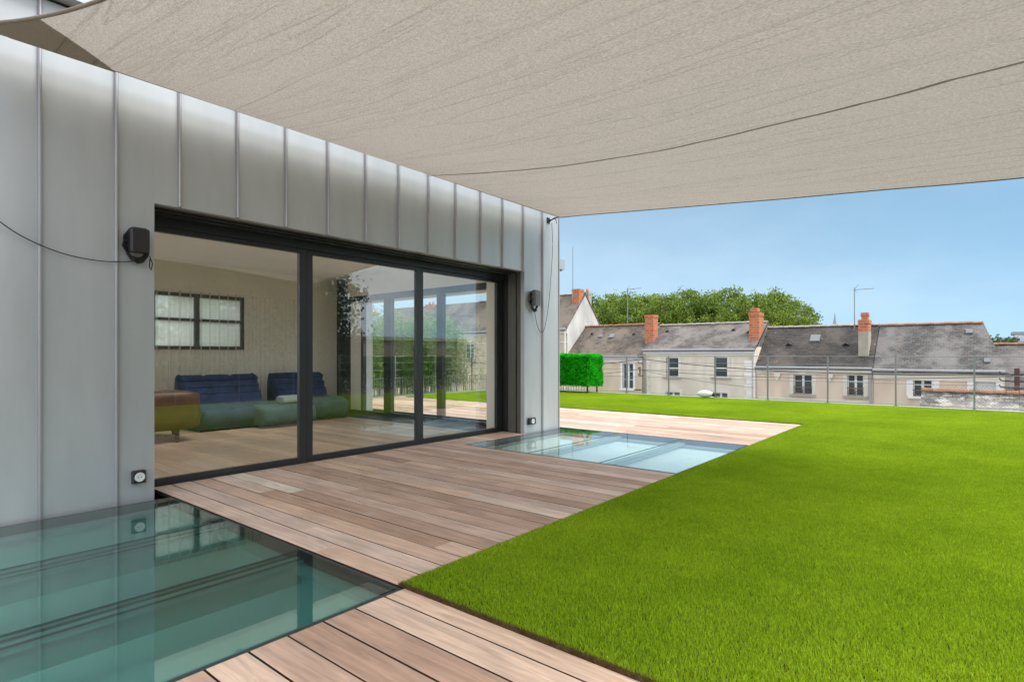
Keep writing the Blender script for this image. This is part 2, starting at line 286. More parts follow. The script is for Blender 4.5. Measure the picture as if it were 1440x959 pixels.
def slate_mat(name, a, b_, patch, patch_amt):
    """rows of slates as fine relief and tone, lichen patches of their own shape"""
    m = bpy.data.materials.new(name); m.use_nodes = True; M[name] = m
    n = m.node_tree; L = n.links; b = n.nodes['Principled BSDF']; b.inputs['Roughness'].default_value = .7
    g = n.nodes.new('ShaderNodeNewGeometry'); sep = n.nodes.new('ShaderNodeSeparateXYZ'); L.new(g.outputs['Position'], sep.inputs[0])
    cm = n.nodes.new('ShaderNodeCombineXYZ'); L.new(sep.outputs[1], cm.inputs[0]); L.new(sep.outputs[2], cm.inputs[1])
    br = n.nodes.new('ShaderNodeTexBrick'); br.inputs['Scale'].default_value = 1; br.inputs['Brick Width'].default_value = .26; br.inputs['Row Height'].default_value = .105; br.inputs['Mortar Size'].default_value = .012
    br.inputs['Color1'].default_value = (*a, 1); br.inputs['Color2'].default_value = (*b_, 1); br.inputs['Mortar'].default_value = tuple(x * .45 for x in a) + (1,)
    br.inputs['Bias'].default_value = -0.1
    L.new(cm.outputs[0], br.inputs[0])
    t = n.nodes.new('ShaderNodeTexNoise'); t.inputs['Scale'].default_value = .55; t.inputs['Detail'].default_value = 10; t.inputs['Roughness'].default_value = .65; L.new(g.outputs['Position'], t.inputs[0])
    r = n.nodes.new('ShaderNodeMapRange'); r.inputs['From Min'].default_value = .45; r.inputs['From Max'].default_value = .58; r.inputs['To Max'].default_value = .7; L.new(t.outputs['Fac'], r.inputs[0])
    mxx = n.nodes.new('ShaderNodeMix'); mxx.data_type = 'RGBA'; L.new(r.outputs[0], mxx.inputs['Factor']); L.new(br.outputs['Color'], mxx.inputs[6]); mxx.inputs[7].default_value = tuple(x * 1.55 for x in b_) + (1,)
    t2 = n.nodes.new('ShaderNodeTexNoise'); t2.inputs['Scale'].default_value = 3.2; t2.inputs['Detail'].default_value = 8; t2.inputs['Roughness'].default_value = .7
    mpp = n.nodes.new('ShaderNodeMapping'); mpp.inputs['Scale'].default_value = (1, .8, 2.2); L.new(g.outputs['Position'], mpp.inputs[0]); L.new(mpp.outputs[0], t2.inputs[0])
    r2 = n.nodes.new('ShaderNodeMapRange'); r2.inputs['From Min'].default_value = .68 - patch_amt; r2.inputs['From Max'].default_value = .76 - patch_amt; r2.inputs['To Max'].default_value = .8; L.new(t2.outputs['Fac'], r2.inputs[0])
    m2 = n.nodes.new('ShaderNodeMix'); m2.data_type = 'RGBA'; L.new(r2.outputs[0], m2.inputs['Factor']); L.new(mxx.outputs[2], m2.inputs[6]); m2.inputs[7].default_value = (*patch, 1)
    L.new(m2.outputs[2], b.inputs['Base Color'])
    bp = n.nodes.new('ShaderNodeBump'); bp.inputs['Strength'].default_value = .5; bp.inputs['Distance'].default_value = .02; L.new(br.outputs['Fac'], bp.inputs['Height']); bp.invert = True; L.new(bp.outputs[0], b.inputs['Normal'])
slate_mat('slate_brown', (0.076, 0.06, 0.046), (0.143, 0.115, 0.09), (0.224, 0.17, 0.12), 0.09)
slate_mat('slate_grey', (0.089, 0.078, 0.07), (0.161, 0.145, 0.128), (0.058, 0.043, 0.036), 0.09)
slate_mat('slate_dark', (0.032, 0.027, 0.024), (0.072, 0.061, 0.051), (0.376, 0.349, 0.304), 0.06)
slate_mat('slate_blue', (0.067, 0.062, 0.06), (0.148, 0.136, 0.128), (0.224, 0.2, 0.168), 0.09)
slate_mat('slate_white', (0.089, 0.081, 0.072), (0.233, 0.213, 0.196), (0.537, 0.511, 0.464), 0.15)

# ------------------------------------------------------------------ mesh building
class MB:
    def __init__(s): s.v = []; s.f = []; s.sm = False
    def box(s, x0, x1, y0, y1, z0, z1):
        b = len(s.v)
        s.v += [(x0, y0, z0), (x1, y0, z0), (x1, y1, z0), (x0, y1, z0), (x0, y0, z1), (x1, y0, z1), (x1, y1, z1), (x0, y1, z1)]
        s.f += [tuple(b + i for i in q) for q in ((0, 3, 2, 1), (4, 5, 6, 7), (0, 1, 5, 4), (1, 2, 6, 5), (2, 3, 7, 6), (3, 0, 4, 7))]
        return s
    def cbox(s, x0, x1, y0, y1, z0, z1, c=0.006):
        """box with chamfered upright and top edges"""
        b = len(s.v)
        ring = lambda d, z: [(x0 + d + c, y0 + d, z), (x1 - d - c, y0 + d, z), (x1 - d, y0 + d + c, z), (x1 - d, y1 - d - c, z), (x1 - d - c, y1 - d, z), (x0 + d + c, y1 - d, z), (x0 + d, y1 - d - c, z), (x0 + d, y0 + d + c, z)]
        s.v += ring(0, z0) + ring(0, z1 - c) + ring(c, z1)
        for k in (0, 8):
            for i in range(8): s.f.append((b + k + i, b + k + (i + 1) % 8, b + k + 8 + (i + 1) % 8, b + k + 8 + i))
        s.f.append(tuple(b + 16 + i for i in range(8))); s.f.append(tuple(b + i for i in reversed(range(8))))
        return s
    def quad(s, *p):
        b = len(s.v); s.v += [tuple(q) for q in p]; s.f.append(tuple(range(b, b + len(p)))); return s
    def tube(s, pts, r, n=6, cap=True):
        pts = [Vector(p) for p in pts]; b = len(s.v); N = len(pts)
        rr = r if isinstance(r, (list, tuple)) else [r] * N
        for i, p in enumerate(pts):
            d = (pts[min(i + 1, N - 1)] - pts[max(i - 1, 0)])
            if d.length < 1e-9: d = Vector((0, 0, 1))
            d.normalize(); a = d.cross(Vector((0, 0, 1)))
            if a.length < 1e-3: a = d.cross(Vector((0, 1, 0)))
            a.normalize(); c = d.cross(a)
            for k in range(n):
                t = 2 * math.pi * k / n; q = p + (a * math.cos(t) + c * math.sin(t)) * rr[i]; s.v.append(tuple(q))
        for i in range(N - 1):
            for k in range(n): s.f.append((b + i * n + k, b + i * n + (k + 1) % n, b + (i + 1) * n + (k + 1) % n, b + (i + 1) * n + k))
        if cap: s.f.append(tuple(b + k for k in reversed(range(n)))); s.f.append(tuple(b + (N - 1) * n + k for k in range(n)))
        return s
    def grid(s, P, closed=False):
        b = len(s.v); R = len(P); K = len(P[0])
        for row in P: s.v += [tuple(p) for p in row]
        for i in range(R - 1):
            for j in range(K - 1 if not closed else K): s.f.append((b + i * K + j, b + i * K + (j + 1) % K, b + (i + 1) * K + (j + 1) % K, b + (i + 1) * K + j))
        return s
    def prism(s, poly, axis, a, b_):
        """extrude a 2-D polygon along an axis: axis 'y' takes (x,z), 'x' takes (y,z), 'z' takes (x,y)"""
        f = {'y': lambda p, t: (p[0], t, p[1]), 'x': lambda p, t: (t, p[0], p[1]), 'z': lambda p, t: (p[0], p[1], t)}[axis]
        b = len(s.v); n = len(poly); s.v += [f(p, a) for p in poly] + [f(p, b_) for p in poly]
        for i in range(n): s.f.append((b + i, b + (i + 1) % n, b + n + (i + 1) % n, b + n + i))
        s.f.append(tuple(b + i for i in reversed(range(n)))); s.f.append(tuple(b + n + i for i in range(n)))
        return s
    def mesh(s, name, m, smooth=False):
        me = bpy.data.meshes.new(name); me.from_pydata(s.v, [], s.f); me.materials.append(M[m])
        import bmesh
        if len(s.f) < 20000:
            bm = bmesh.new(); bm.from_mesh(me); bmesh.ops.recalc_face_normals(bm, faces=bm.faces); bm.to_mesh(me); bm.free()
        if smooth:
            for p in me.polygons: p.use_smooth = True
        return me
    def build(s, name, m, parent=None, smooth=False, **tags):
        o = bpy.data.objects.new(name, s.mesh(name, m, smooth)); C.objects.link(o)
        if parent: o.parent = parent; o.matrix_parent_inverse = Matrix.Translation(parent['_w']).inverted() if '_w' in parent else Matrix.Identity(4)
        return tag(o, **tags)
def tag(o, label=None, cat=None, group=None, kind=None):
    if label: o['label'] = label
    if cat: o['category'] = cat
    if group: o['group'] = group
    if kind: o['kind'] = kind
    return o
def thing(name, label, cat, group=None, parent=None):
    """an Empty at the world origin side of the thing; children are built in world coordinates"""
    o = bpy.data.objects.new(name, None); C.objects.link(o); o.empty_display_size = .2
    return tag(o, label, cat, group)
def part_empty(name, parent, label=None):
    o = bpy.data.objects.new(name, None); C.objects.link(o); o.parent = parent; o.empty_display_size = .1
    if label: o['label'] = label
    return o
def base_at(root, loc):
    """put a thing's Empty at its base while its children stay where they were built"""
    root.location = loc
    inv = Matrix.Translation(loc).inverted()
    for ch in root.children: ch.matrix_parent_inverse = inv
def link_copy(me, name, parent, loc=(0, 0, 0), **t):
    o = bpy.data.objects.new(name, me); C.objects.link(o); o.parent = parent; o.location = loc; return tag(o, **t)
def copy_tree(o, parent=None):
    c = o.copy(); C.objects.link(c)
    if parent: c.parent = parent
    for ch in o.children: copy_tree(ch, c)
    return c

# ================================================================== SETTING
MB().quad((-600, -600, -5.2), (900, -600, -5.2), (900, 900, -5.2), (-600, 900, -5.2)).build('ground', 'ground_mat', kind='structure')
st = MB().box(24, 34, -60, 90, -5.19, -5.17).build('street', 'ground_mat', kind='structure')
sw = MB().box(34, 38.15, -60, 90, -5.19, -5.04).build('pavement', 'concrete', kind='structure')

FX, FYN, FYP = 13.35, -2.5, 10.95           # fence lines round the roof terrace
# body under the terrace, leaving the two light wells open
SK = [(-0.38, 1.598, 1.915, 4.43), (4.60, 6.585, 1.975, 4.455)]
tb = MB()
Z0, Z1 = -5.19, -0.075
tb.box(-3, -0.38, FYN - .2, 4.9, Z0, Z1); tb.box(-0.38, 1.598, FYN - .2, 1.915, Z0, Z1); tb.box(1.598, 4.60, FYN - .2, 4.9, Z0, Z1)
tb.box(4.60, 6.585, FYN - .2, 1.975, Z0, Z1); tb.box(6.585, FX + .12, FYN - .2, FYP + .12, Z0, Z1)
tb.box(4.60, 6.585, 4.455, 4.9, Z0, Z1); tb.box(-0.38, 1.598, 4.43, 4.9, Z0, Z1); tb.box(-3, 6.585, 4.9, FYP + .12, Z0, Z1)
tb.build('terrace_slab', 'concrete', kind='structure')
# coping under the fence
cp = MB().box(FX - .10, FX + .14, FYN - .25, FYP + .14, -0.07, 0.012).box(5.9, FX - .10, FYP - .05, FYP + .14, -0.07, 0.012)
cp.build('terrace_edge', 'concrete', kind='structure')

# lawn backing (L-shape) and blades
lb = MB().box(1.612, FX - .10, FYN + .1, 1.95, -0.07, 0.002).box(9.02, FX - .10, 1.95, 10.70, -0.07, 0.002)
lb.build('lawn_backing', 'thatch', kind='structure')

def blade_tile(name, n, size, hmin, hmax, seed, wid=0.0016):
    r = random.Random(seed); v = []; f = []
    for _ in range(n):
        x = r.uniform(-size * .52, size * .52); y = r.uniform(-size * .52, size * .52); h = r.uniform(hmin, hmax); a = r.uniform(0, 2 * math.pi)
        le = r.uniform(0.1, 0.75) * h; b = r.uniform(0, 2 * math.pi); wx, wy = math.cos(a) * wid, math.sin(a) * wid; lx, ly = math.cos(b) * le, math.sin(b) * le
        k = len(v)
        v += [(x - wx, y - wy, 0), (x + wx, y + wy, 0), (x - wx * .8 + lx * .35, y - wy * .8 + ly * .35, h * .6), (x + wx * .8 + lx * .35, y + wy * .8 + ly * .35, h * .6), (x + lx, y + ly, h)]
        f += [(k, k + 1, k + 3, k + 2), (k + 2, k + 3, k + 4)]
    me = bpy.data.meshes.new(name); me.from_pydata(v, [], f); me.materials.append(M['turf'])
    return bpy.data.objects.new(name, me)      # not linked: only the lawn's nodes use it
TS = 0.25
tiles = [blade_tile('grass_tuft', 4200, TS, 0.012, 0.023, 11 + i, 0.0013) for i in range(3)]
pts = [[], [], []]
def lay(x0, x1, y0, y1):
    nx = round((x1 - x0) / TS); ny = round((y1 - y0) / TS); sx = (x1 - x0) / nx; sy = (y1 - y0) / ny
    for i in range(nx):
        for j in range(ny): pts[rnd.randrange(3)].append((x0 + (i + .5) * sx, y0 + (j + .5) * sy, 0.004))
lay(1.62, FX - .11, FYN + .1, 1.945); lay(9.03, FX - .11, 1.945, 10.695)
def lawn_object():
    v = [p for q in pts for p in q]
    me = bpy.data.meshes.new('lawn'); me.from_pydata(v, [], [])
    at = me.attributes.new('kindno', 'INT', 'POINT'); k = 0
    for i, q in enumerate(pts):
        for _ in q: at.data[k].value = i; k += 1
    ro = me.attributes.new('turn', 'FLOAT', 'POINT')
    for i in range(len(v)): ro.data[i].value = rnd.randrange(4) * math.pi / 2
    me.materials.append(M['turf'])
    o = bpy.data.objects.new('lawn', me); C.objects.link(o)
    ng = bpy.data.node_groups.new('lawn_nodes', 'GeometryNodeTree')
    ng.interface.new_socket('Geometry', in_out='INPUT', socket_type='NodeSocketGeometry'); ng.interface.new_socket('Geometry', in_out='OUTPUT', socket_type='NodeSocketGeometry')
    N = ng.nodes; L = ng.links; gi = N.new('NodeGroupInput'); go = N.new('NodeGroupOutput'); jn = N.new('GeometryNodeJoinGeometry')
    ka = N.new('GeometryNodeInputNamedAttribute'); ka.data_type = 'INT'; ka.inputs[0].default_value = 'kindno'
    ra = N.new('GeometryNodeInputNamedAttribute'); ra.data_type = 'FLOAT'; ra.inputs[0].default_value = 'turn'
    cx = N.new('ShaderNodeCombineXYZ'); L.new(ra.outputs[0], cx.inputs[2])
    for i, t in enumerate(tiles):
        oi = N.new('GeometryNodeObjectInfo'); oi.inputs[0].default_value = t
        cmp_ = N.new('FunctionNodeCompare'); cmp_.data_type = 'INT'; cmp_.operation = 'EQUAL'; cmp_.inputs[3].default_value = i; L.new(ka.outputs[0], cmp_.inputs[2])
        ip = N.new('GeometryNodeInstanceOnPoints'); L.new(gi.outputs[0], ip.inputs['Points']); L.new(cmp_.outputs[0], ip.inputs['Selection']); L.new(oi.outputs['Geometry'], ip.inputs['Instance'])
        L.new(cx.outputs[0], ip.inputs['Rotation']); L.new(ip.outputs[0], jn.inputs[0])
    L.new(jn.outputs[0], go.inputs[0])
    md = o.modifiers.new('blades', 'NODES'); md.node_group = ng
    return tag(o, 'bright green short artificial lawn covering the roof terrace', 'lawn', kind='stuff')
lawn_object()

def fringe():
    r = random.Random(3); v = []; f = []
    def run(a, b, nrm, n):
        a = Vector(a); b = Vector(b); nrm = Vector(nrm)
        for _ in range(n):
            p = a.lerp(b, r.random()) + nrm * r.uniform(-.012, .006); h = r.uniform(.006, .021); d = Vector((r.gauss(0, 1), r.gauss(0, 1), 0)) * .006 + nrm * r.uniform(-.002, .008); t = Vector((r.gauss(0, 1), r.gauss(0, 1), 0)).normalized() * .0012; k = len(v)
            v.extend([tuple(p - t), tuple(p + t), tuple(p + d + Vector((0, 0, h)))]); f.append((k, k + 1, k + 2))
    run((1.612, -1.0, 0), (1.612, 1.95, 0), (-1, 0, 0), 42000); run((1.612, 1.95, 0), (9.02, 1.95, 0), (0, 1, 0), 20000); run((9.02, 1.95, 0), (9.02, 10.7, 0), (-1, 0, 0), 12000)
    me = bpy.data.meshes.new('lawn_fringe'); me.from_pydata(v, [], f); me.materials.append(M['dry_root']); o = bpy.data.objects.new('lawn_fringe', me); C.objects.link(o); o['kind'] = 'stuff'
mat('dry_root', (0.10, 0.055, 0.018), .9, col2=(0.22, 0.15, 0.05), vscale=40)
fringe()
# ------------------------------------------------------------------ deck
deck = bpy.data.objects.new('deck', None); C.objects.link(deck); tag(deck, kind='structure')
PITCH = 0.1424; GAP = 0.0080
cache = {}
def board(xc, y0, y1, wd=PITCH - GAP):
    key = (round(y1 - y0, 2), round(wd, 3))
    if key not in cache:
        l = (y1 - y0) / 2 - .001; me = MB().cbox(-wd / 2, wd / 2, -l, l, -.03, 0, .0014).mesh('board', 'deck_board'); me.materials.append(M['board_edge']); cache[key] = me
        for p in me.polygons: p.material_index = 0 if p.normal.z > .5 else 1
    o = bpy.data.objects.new('board', cache[key]); C.objects.link(o); o.parent = deck; o.location = (xc, (y0 + y1) / 2, rnd.uniform(-.0008, .0008))
def row(xa, xb, y0, y1, cuts=None):
    if cuts is None:
        cuts = []; y = y0 + rnd.uniform(.6, 2.6)
        while y < y1 - .5: cuts.append(y); y += rnd.uniform(1.6, 2.9)
    e = [y0] + [c for c in cuts if y0 + .2 < c < y1 - .2] + [y1]
    for a, b in zip(e[:-1], e[1:]): board((xa + xb) / 2, a, b, xb - xa - GAP)
x = 1.609; YD = 4.865; k = 0
known = {0: [2.62], 1: [3.0], 2: [4.2], 3: [2.2, 4.05], 5: [3.4]}
while x < 9.0:
    xb = min(x + PITCH, 9.01)
    y1 = YD if x < 5.7 else (4.476 if x < 6.49 else 10.88)
    if x + PITCH > 4.60 and x < 6.585:
        if x < 4.60 - .02: row(x, 4.597, 1.93, y1)
        else:
            row(x, min(xb, 6.9), 1.93, 1.972, [])
            if xb < 5.74: row(x, xb, 4.458, y1, [])
            elif xb > 6.585: row(6.588, xb, 1.975, 10.88)
    else: row(x, xb, 1.93, y1, known.get(k))
    x += PITCH; k += 1
x = 1.609
while x > -2.4:
    y0 = -4.0
    row(x - (PITCH if x < 1.6 else .111), x, y0, 1.912); x -= (PITCH if x < 1.6 else .111)
x = -0.385
while x > -2.4: row(x - PITCH, x, 1.915, 4.476); x -= PITCH
# black sheet under the boards, its colour stands in for the gaps' shade
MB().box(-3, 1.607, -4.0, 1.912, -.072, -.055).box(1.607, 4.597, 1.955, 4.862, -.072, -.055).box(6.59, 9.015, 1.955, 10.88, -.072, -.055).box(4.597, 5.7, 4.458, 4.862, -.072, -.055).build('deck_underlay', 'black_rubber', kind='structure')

# ================================================================== THE HOUSE
YW = 4.48; XO0, XO1, ZO = 1.509, 5.716, 2.066; XC = 6.485; YG = 4.87; YB = 8.98; XS = 5.98; ZT = 3.20
house = thing('zinc_house', 'house clad in grey standing-seam zinc with a wide three-pane sliding window', 'house')
seams = [0.876, 1.278, 1.67, 2.086, 2.487, 2.883, 3.285, 3.68, 4.078, 4.477, 4.883, 5.277, 5.681, 6.091]
xl = [0.876 - .4 * i for i in range(8, 0, -1)] + seams + [XC]
wth = .06
for i, (a, b) in enumerate(zip(xl[:-1], xl[1:])):
    def pan(x0, x1, z0, z1):
        MB().box(x0, x1, YW, YW + wth, z0, z1).build('cladding_panel', 'zinc', house)
    if b <= XO0 or a >= XO1: pan(a, b, -.07, ZT)
    else:
        if a < XO0 < b: pan(a, XO0, -.07, ZT); a2 = XO0
        else: a2 = a
        if a < XO1 < b: pan(XO1, b, -.07, ZT); b2 = XO1
        else: b2 = b
        if a2 < b2: pan(a2, b2, ZO, ZT)
for s in xl[1:-1]:
    z0 = ZO if XO0 < s < XO1 else -.02
    if abs(s - 5.681) < .01: z0 = ZO
    m = MB(); m.prism([(s - .013, YW + .001), (s - .009, YW - .022), (s - .004, YW - .028), (s + .004, YW - .028), (s + .009, YW - .022), (s + .013, YW + .001)], 'z', z0 + .002, ZT)
    m.build('standing_seam', 'zinc_seam', house)
MB().box(XC - .012, XC + .004, YW - .012, YW + .03, -.02, ZT).build('corner_trim', 'zinc_seam', house)
MB().box(-2.4, XC + .03, YW - .10, YW + .3, ZT + .022, ZT + .19).build('coping', 'zinc', house)
MB().box(-2.4, XC, YW + .01, YW + .3, ZT, ZT + .022).build('drip_shadow', 'black_rubber', house)  # black strip painted in as the shadow under the coping's drip edge
# structure wall behind the cladding, jambs and head
wl = MB().box(-2.4, XO0 - .06, YW + wth, YG + .10, -.07, ZT).box(XO1 + .06, XC - .03, YW + wth, 5.18, -.07, ZT).box(XO0 - .06, XO1 + .06, YW + wth, YG + .10, ZO + .06, ZT)
wl.build('inner_wall', 'plaster', house)
# side elevation: cladding corner, header above the side glazing, back part
sp = MB().box(XC - .03, XC, YW + wth + .001, 5.18, -.07, ZT).box(XC - .4, XC, 5.18, 9.3, 1.95, ZT).box(XC - .4, XC, 8.62, 9.3, -.07, 1.95)
sp.build('side_wall', 'zinc', house)
MB().box(-2.4, XC, YW + .30, 5.3, ZT - .15, ZT + .1).box(-2.4, XC, 7.0, 9.3, ZT - .15, ZT + .1).box(5.2, XC, 5.3, 7.0, ZT - .15, ZT + .1).build('roof', 'zinc', house)
MB().box(-2.4, 5.2, 5.3, 7.0, ZT + .06, ZT + .07).build('added_rooflight_pane', 'side_glass', house)  # unseen rooflight, added to brighten the room
cn = part_empty('side_canopy', house)
MB().box(XC, XC + .50, 4.72, 8.9, 2.25, 2.395).build('fascia', 'zinc', cn)
MB().box(XC, XC + .47, 4.75, 8.87, 2.235, 2.25).build('soffit', 'anthracite', cn)
# room
MB().box(-2.4, XO0 - .02, YG + .10, 9.3, -.07, -.004).box(XO0 - .02, XS, YG + .06, 9.3, -.07, -.004).build('floor_screed', 'black_rubber', house)
pmesh = MB().cbox(-.058, .058, -1.02, 1.02, -.004, .006, .001).mesh('floor_plank', 'room_plank')
for i in range(33):
    xx = 1.55 + .1185 * i + .06
    if xx > XS - .08: break
    for j in range(2): o_ = link_copy(pmesh, 'floor_plank', house, (xx, YG + 1.10 + 2.043 * j, 0))
for i in range(33):
    xx = 1.49 - .1185 * i + .0
    if i < 8:
        for j in range(2): link_copy(pmesh, 'floor_plank', house, (xx, YG + 1.12 + 2.043 * j, 0))
MB().box(-2.4, XC - .4, YG + .1, 5.3, 2.35, 2.42).box(-2.4, XC - .4, 7.0, 9.2, 2.35, 2.42).box(5.2, XC - .4, 5.3, 7.0, 2.35, 2.42).box(-2.4, 5.2, 5.24, 5.3, 2.42, 3.0).box(-2.4, 5.2, 7.0, 7.06, 2.42, 3.0).box(5.2, 5.26, 5.3, 7.0, 2.42, 3.0).build('room_ceiling', 'ceiling_paint', house)  # opening and shaft belong to the added rooflight
WX0, WX1, WZ0, WZ1 = 1.75, 4.285, 1.085, 1.905
MB().box(-2.2, 1.3, YB + .05, YB + .06, .0, 2.35).build('added_back_pane', 'side_glass', house)  # glazing added out of sight behind the facade, lets more daylight in
bw = MB().box(-2.4, -2.2, YB, YB + .2, 0, 2.35).box(1.3, WX0, YB, YB + .2, 0, 2.35).box(WX1, XC - .03, YB, YB + .2, 0, 2.35).box(WX0, WX1, YB, YB + .2, 0, WZ0).box(WX0, WX1, YB, YB + .2, WZ1, 2.35)
bw.build('back_wall', 'plaster', house)
MB().box(-2.4, -2.3, YG, YB, 0, .3).box(-2.4, -2.3, YG, YB, 2.25, 2.35).box(-2.4, -2.3, YG, YG + .3, .3, 2.25).build('end_wall', 'plaster', house)
MB().box(-2.36, -2.35, YG + .3, YB, .3, 2.25).build('added_end_pane', 'side_glass', house)  # end wall glazed out of view, added for more light inside
bwd = part_empty('back_window', house)
fr = MB(); fw = .05
fr.box(WX0, WX1, YB - .02, YB + .06, WZ0, WZ0 + fw).box(WX0, WX1, YB - .02, YB + .06, WZ1 - fw, WZ1)
for xx in (WX0, 2.35, 2.98, 3.55, WX1 - fw): fr.box(xx, xx + (.07 if xx == 3.55 else fw), YB - .018, YB + .058, WZ0 + fw, WZ1 - fw)
fr.box(WX0, WX1, YB - .016, YB + .05, 1.50, 1.54); fr.build('frame', 'anthracite', bwd)
for a, b in ((WX0 + .04, 2.36), (2.39, 2.99), (3.02, 3.56), (3.61, WX1 - .04)):
    for c, d in ((WZ0 + .04, 1.505), (1.535, WZ1 - .04)): MB().box(a, b, YB + .015, YB + .023, c, d).build('frosted_pane', 'frosted_glass', bwd)
# curtain across the back wall
cu = MB(); P = [[], [], []]
for i in range(521):
    X = 1.2 + i * (4.1 / 520); ph = X * 46 + 1.3 * math.sin(X * 3.1); y = YB - .16 + .035 * math.sin(ph) + .012 * math.sin(ph * .37 + 1)
    for k_, z in enumerate((.03, 1.0, 1.925 + .004 * math.sin(ph))): P[k_].append((X, y + (.01 * math.sin(ph * .5) if k_ == 0 else 0), z))
cu.grid(P).build('curtain', 'voile', smooth=True, label='sheer pleated curtain hanging in front of the black-framed back window', cat='curtain')
# reveal lining: metal jambs, screen channel, soffit
rv = part_empty('window_reveal', house)
MB().box(XO0 - .058, XO0, YW + wth, YG - .03, -.02, ZO).build('jamb', 'reveal_metal', rv)
jb = [(YW + wth, 4.60, 0), (4.625, 4.70, .0), (4.706, 4.75, .004)]
for a, b, d in jb: MB().box(XO1 + d, XO1 + .058, a, b, -.02, ZO).build('jamb', 'reveal_metal', rv)
MB().box(XO1 + .03, XO1 + .056, 4.60, 4.625, -.02, ZO).build('screen_channel', 'black_rubber', rv)
MB().box(XO1 + .02, XO1 + .057, 4.75, YG + .05, -.02, ZO).build('screen_channel', 'black_rubber', rv)
MB().box(XO0, XO1, YW + wth, 4.58, ZO - .004, ZO + .058).build('soffit', 'reveal_metal', rv)
MB().box(XO0, XO1, 4.62, 4.66, ZO - .012, ZO + .058).build('soffit', 'anthracite', rv)
MB().box(XO0, XO1, 4.58, 4.62, ZO + .03, ZO + .055).box(XO0, XO1, 4.66, YG + .06, ZO + .02, ZO + .057).build('screen_slot', 'black_rubber', rv)
MB().box(XO0, XO1, 4.70, 4.76, ZO - .02, ZO + .018).build('rail', 'anthracite', rv)
# sliding doors
dr = part_empty('sliding_window', house)
HT = 1.985
MB().box(XO0, XO1 + .03, YG - .03, YG + .10, HT, ZO + .018).build('head', 'anthracite', dr)
MB().box(XO0 - .02, XO1 + .03, YG - .02, YG + .12, -.03, .012).build('sill', 'anthracite', dr)
MB().box(XO0 - .02, XO0 + .03, YG - .03, YG + .12, .012, HT).build('stile', 'anthracite', dr)
def leaf(x0, x1, y, sl, sr):
    lf = part_empty('door_leaf', house)
    m = MB(); z0, z1 = .013, HT - .002; t = .045
    m.box(x0, x1, y, y + t, z0, z0 + .042).box(x0, x1, y, y + t, z1 - .038, z1).box(x0, x0 + sl, y, y + t, z0 + .042, z1 - .038).box(x1 - sr, x1, y, y + t, z0 + .042, z1 - .038)
    m.build('frame', 'anthracite', lf)
    MB().box(x0 + sl - .01, x1 - sr + .01, y + .018, y + .026, z0 + .035, z1 - .03).build('pane', 'door_glass', lf)
leaf(XO0 + .035, 2.906, YG - .012, .05, .070)
leaf(2.915, 4.315, YG + .0, .062, .052)
leaf(4.322, 5.70, YG + .008, .045, .055)
MB().box(5.70, XO1 + .02, YG - .02, YG + .10, .012, HT).build('stile', 'black_rubber', dr)
# side glazing
sg = part_empty('side_glazing', house)
MB().box(XS - .02, XS + .06, 5.18, 8.62, 0, .055).build('sill', 'anthracite', sg); MB().box(XS - .02, XS + .06, 5.18, 8.62, 1.925, 2.35).build('head', 'anthracite', sg)
MB().box(XS - .03, XC - .402, 5.18, 8.62, 2.02, 2.36).build('header_cover', 'plaster', sg)
for a, b in ((5.18, 5.22), (6.24, 6.36), (7.45, 7.63), (8.20, 8.25), (8.55, 8.62)): MB().box(XS - .018, XS + .058, a, b, .055, 1.925).build('post', 'anthracite', sg)
for a, b in ((5.22, 6.24), (6.36, 7.45), (7.63, 8.20)): MB().box(XS + .015, XS + .023, a, b, .05, 1.93).build('pane', 'side_glass', sg)
MB().box(XS - .015, XS + .05, 8.25, 8.55, .055, 1.925).build('infill_panel', 'plaster', sg)
MB().box(XS - .01, XS + .08, 8.62, YB, 0, 2.35).build('end_pier', 'anthracite', sg)
base_at(house, (2.0, 6.7, 0))

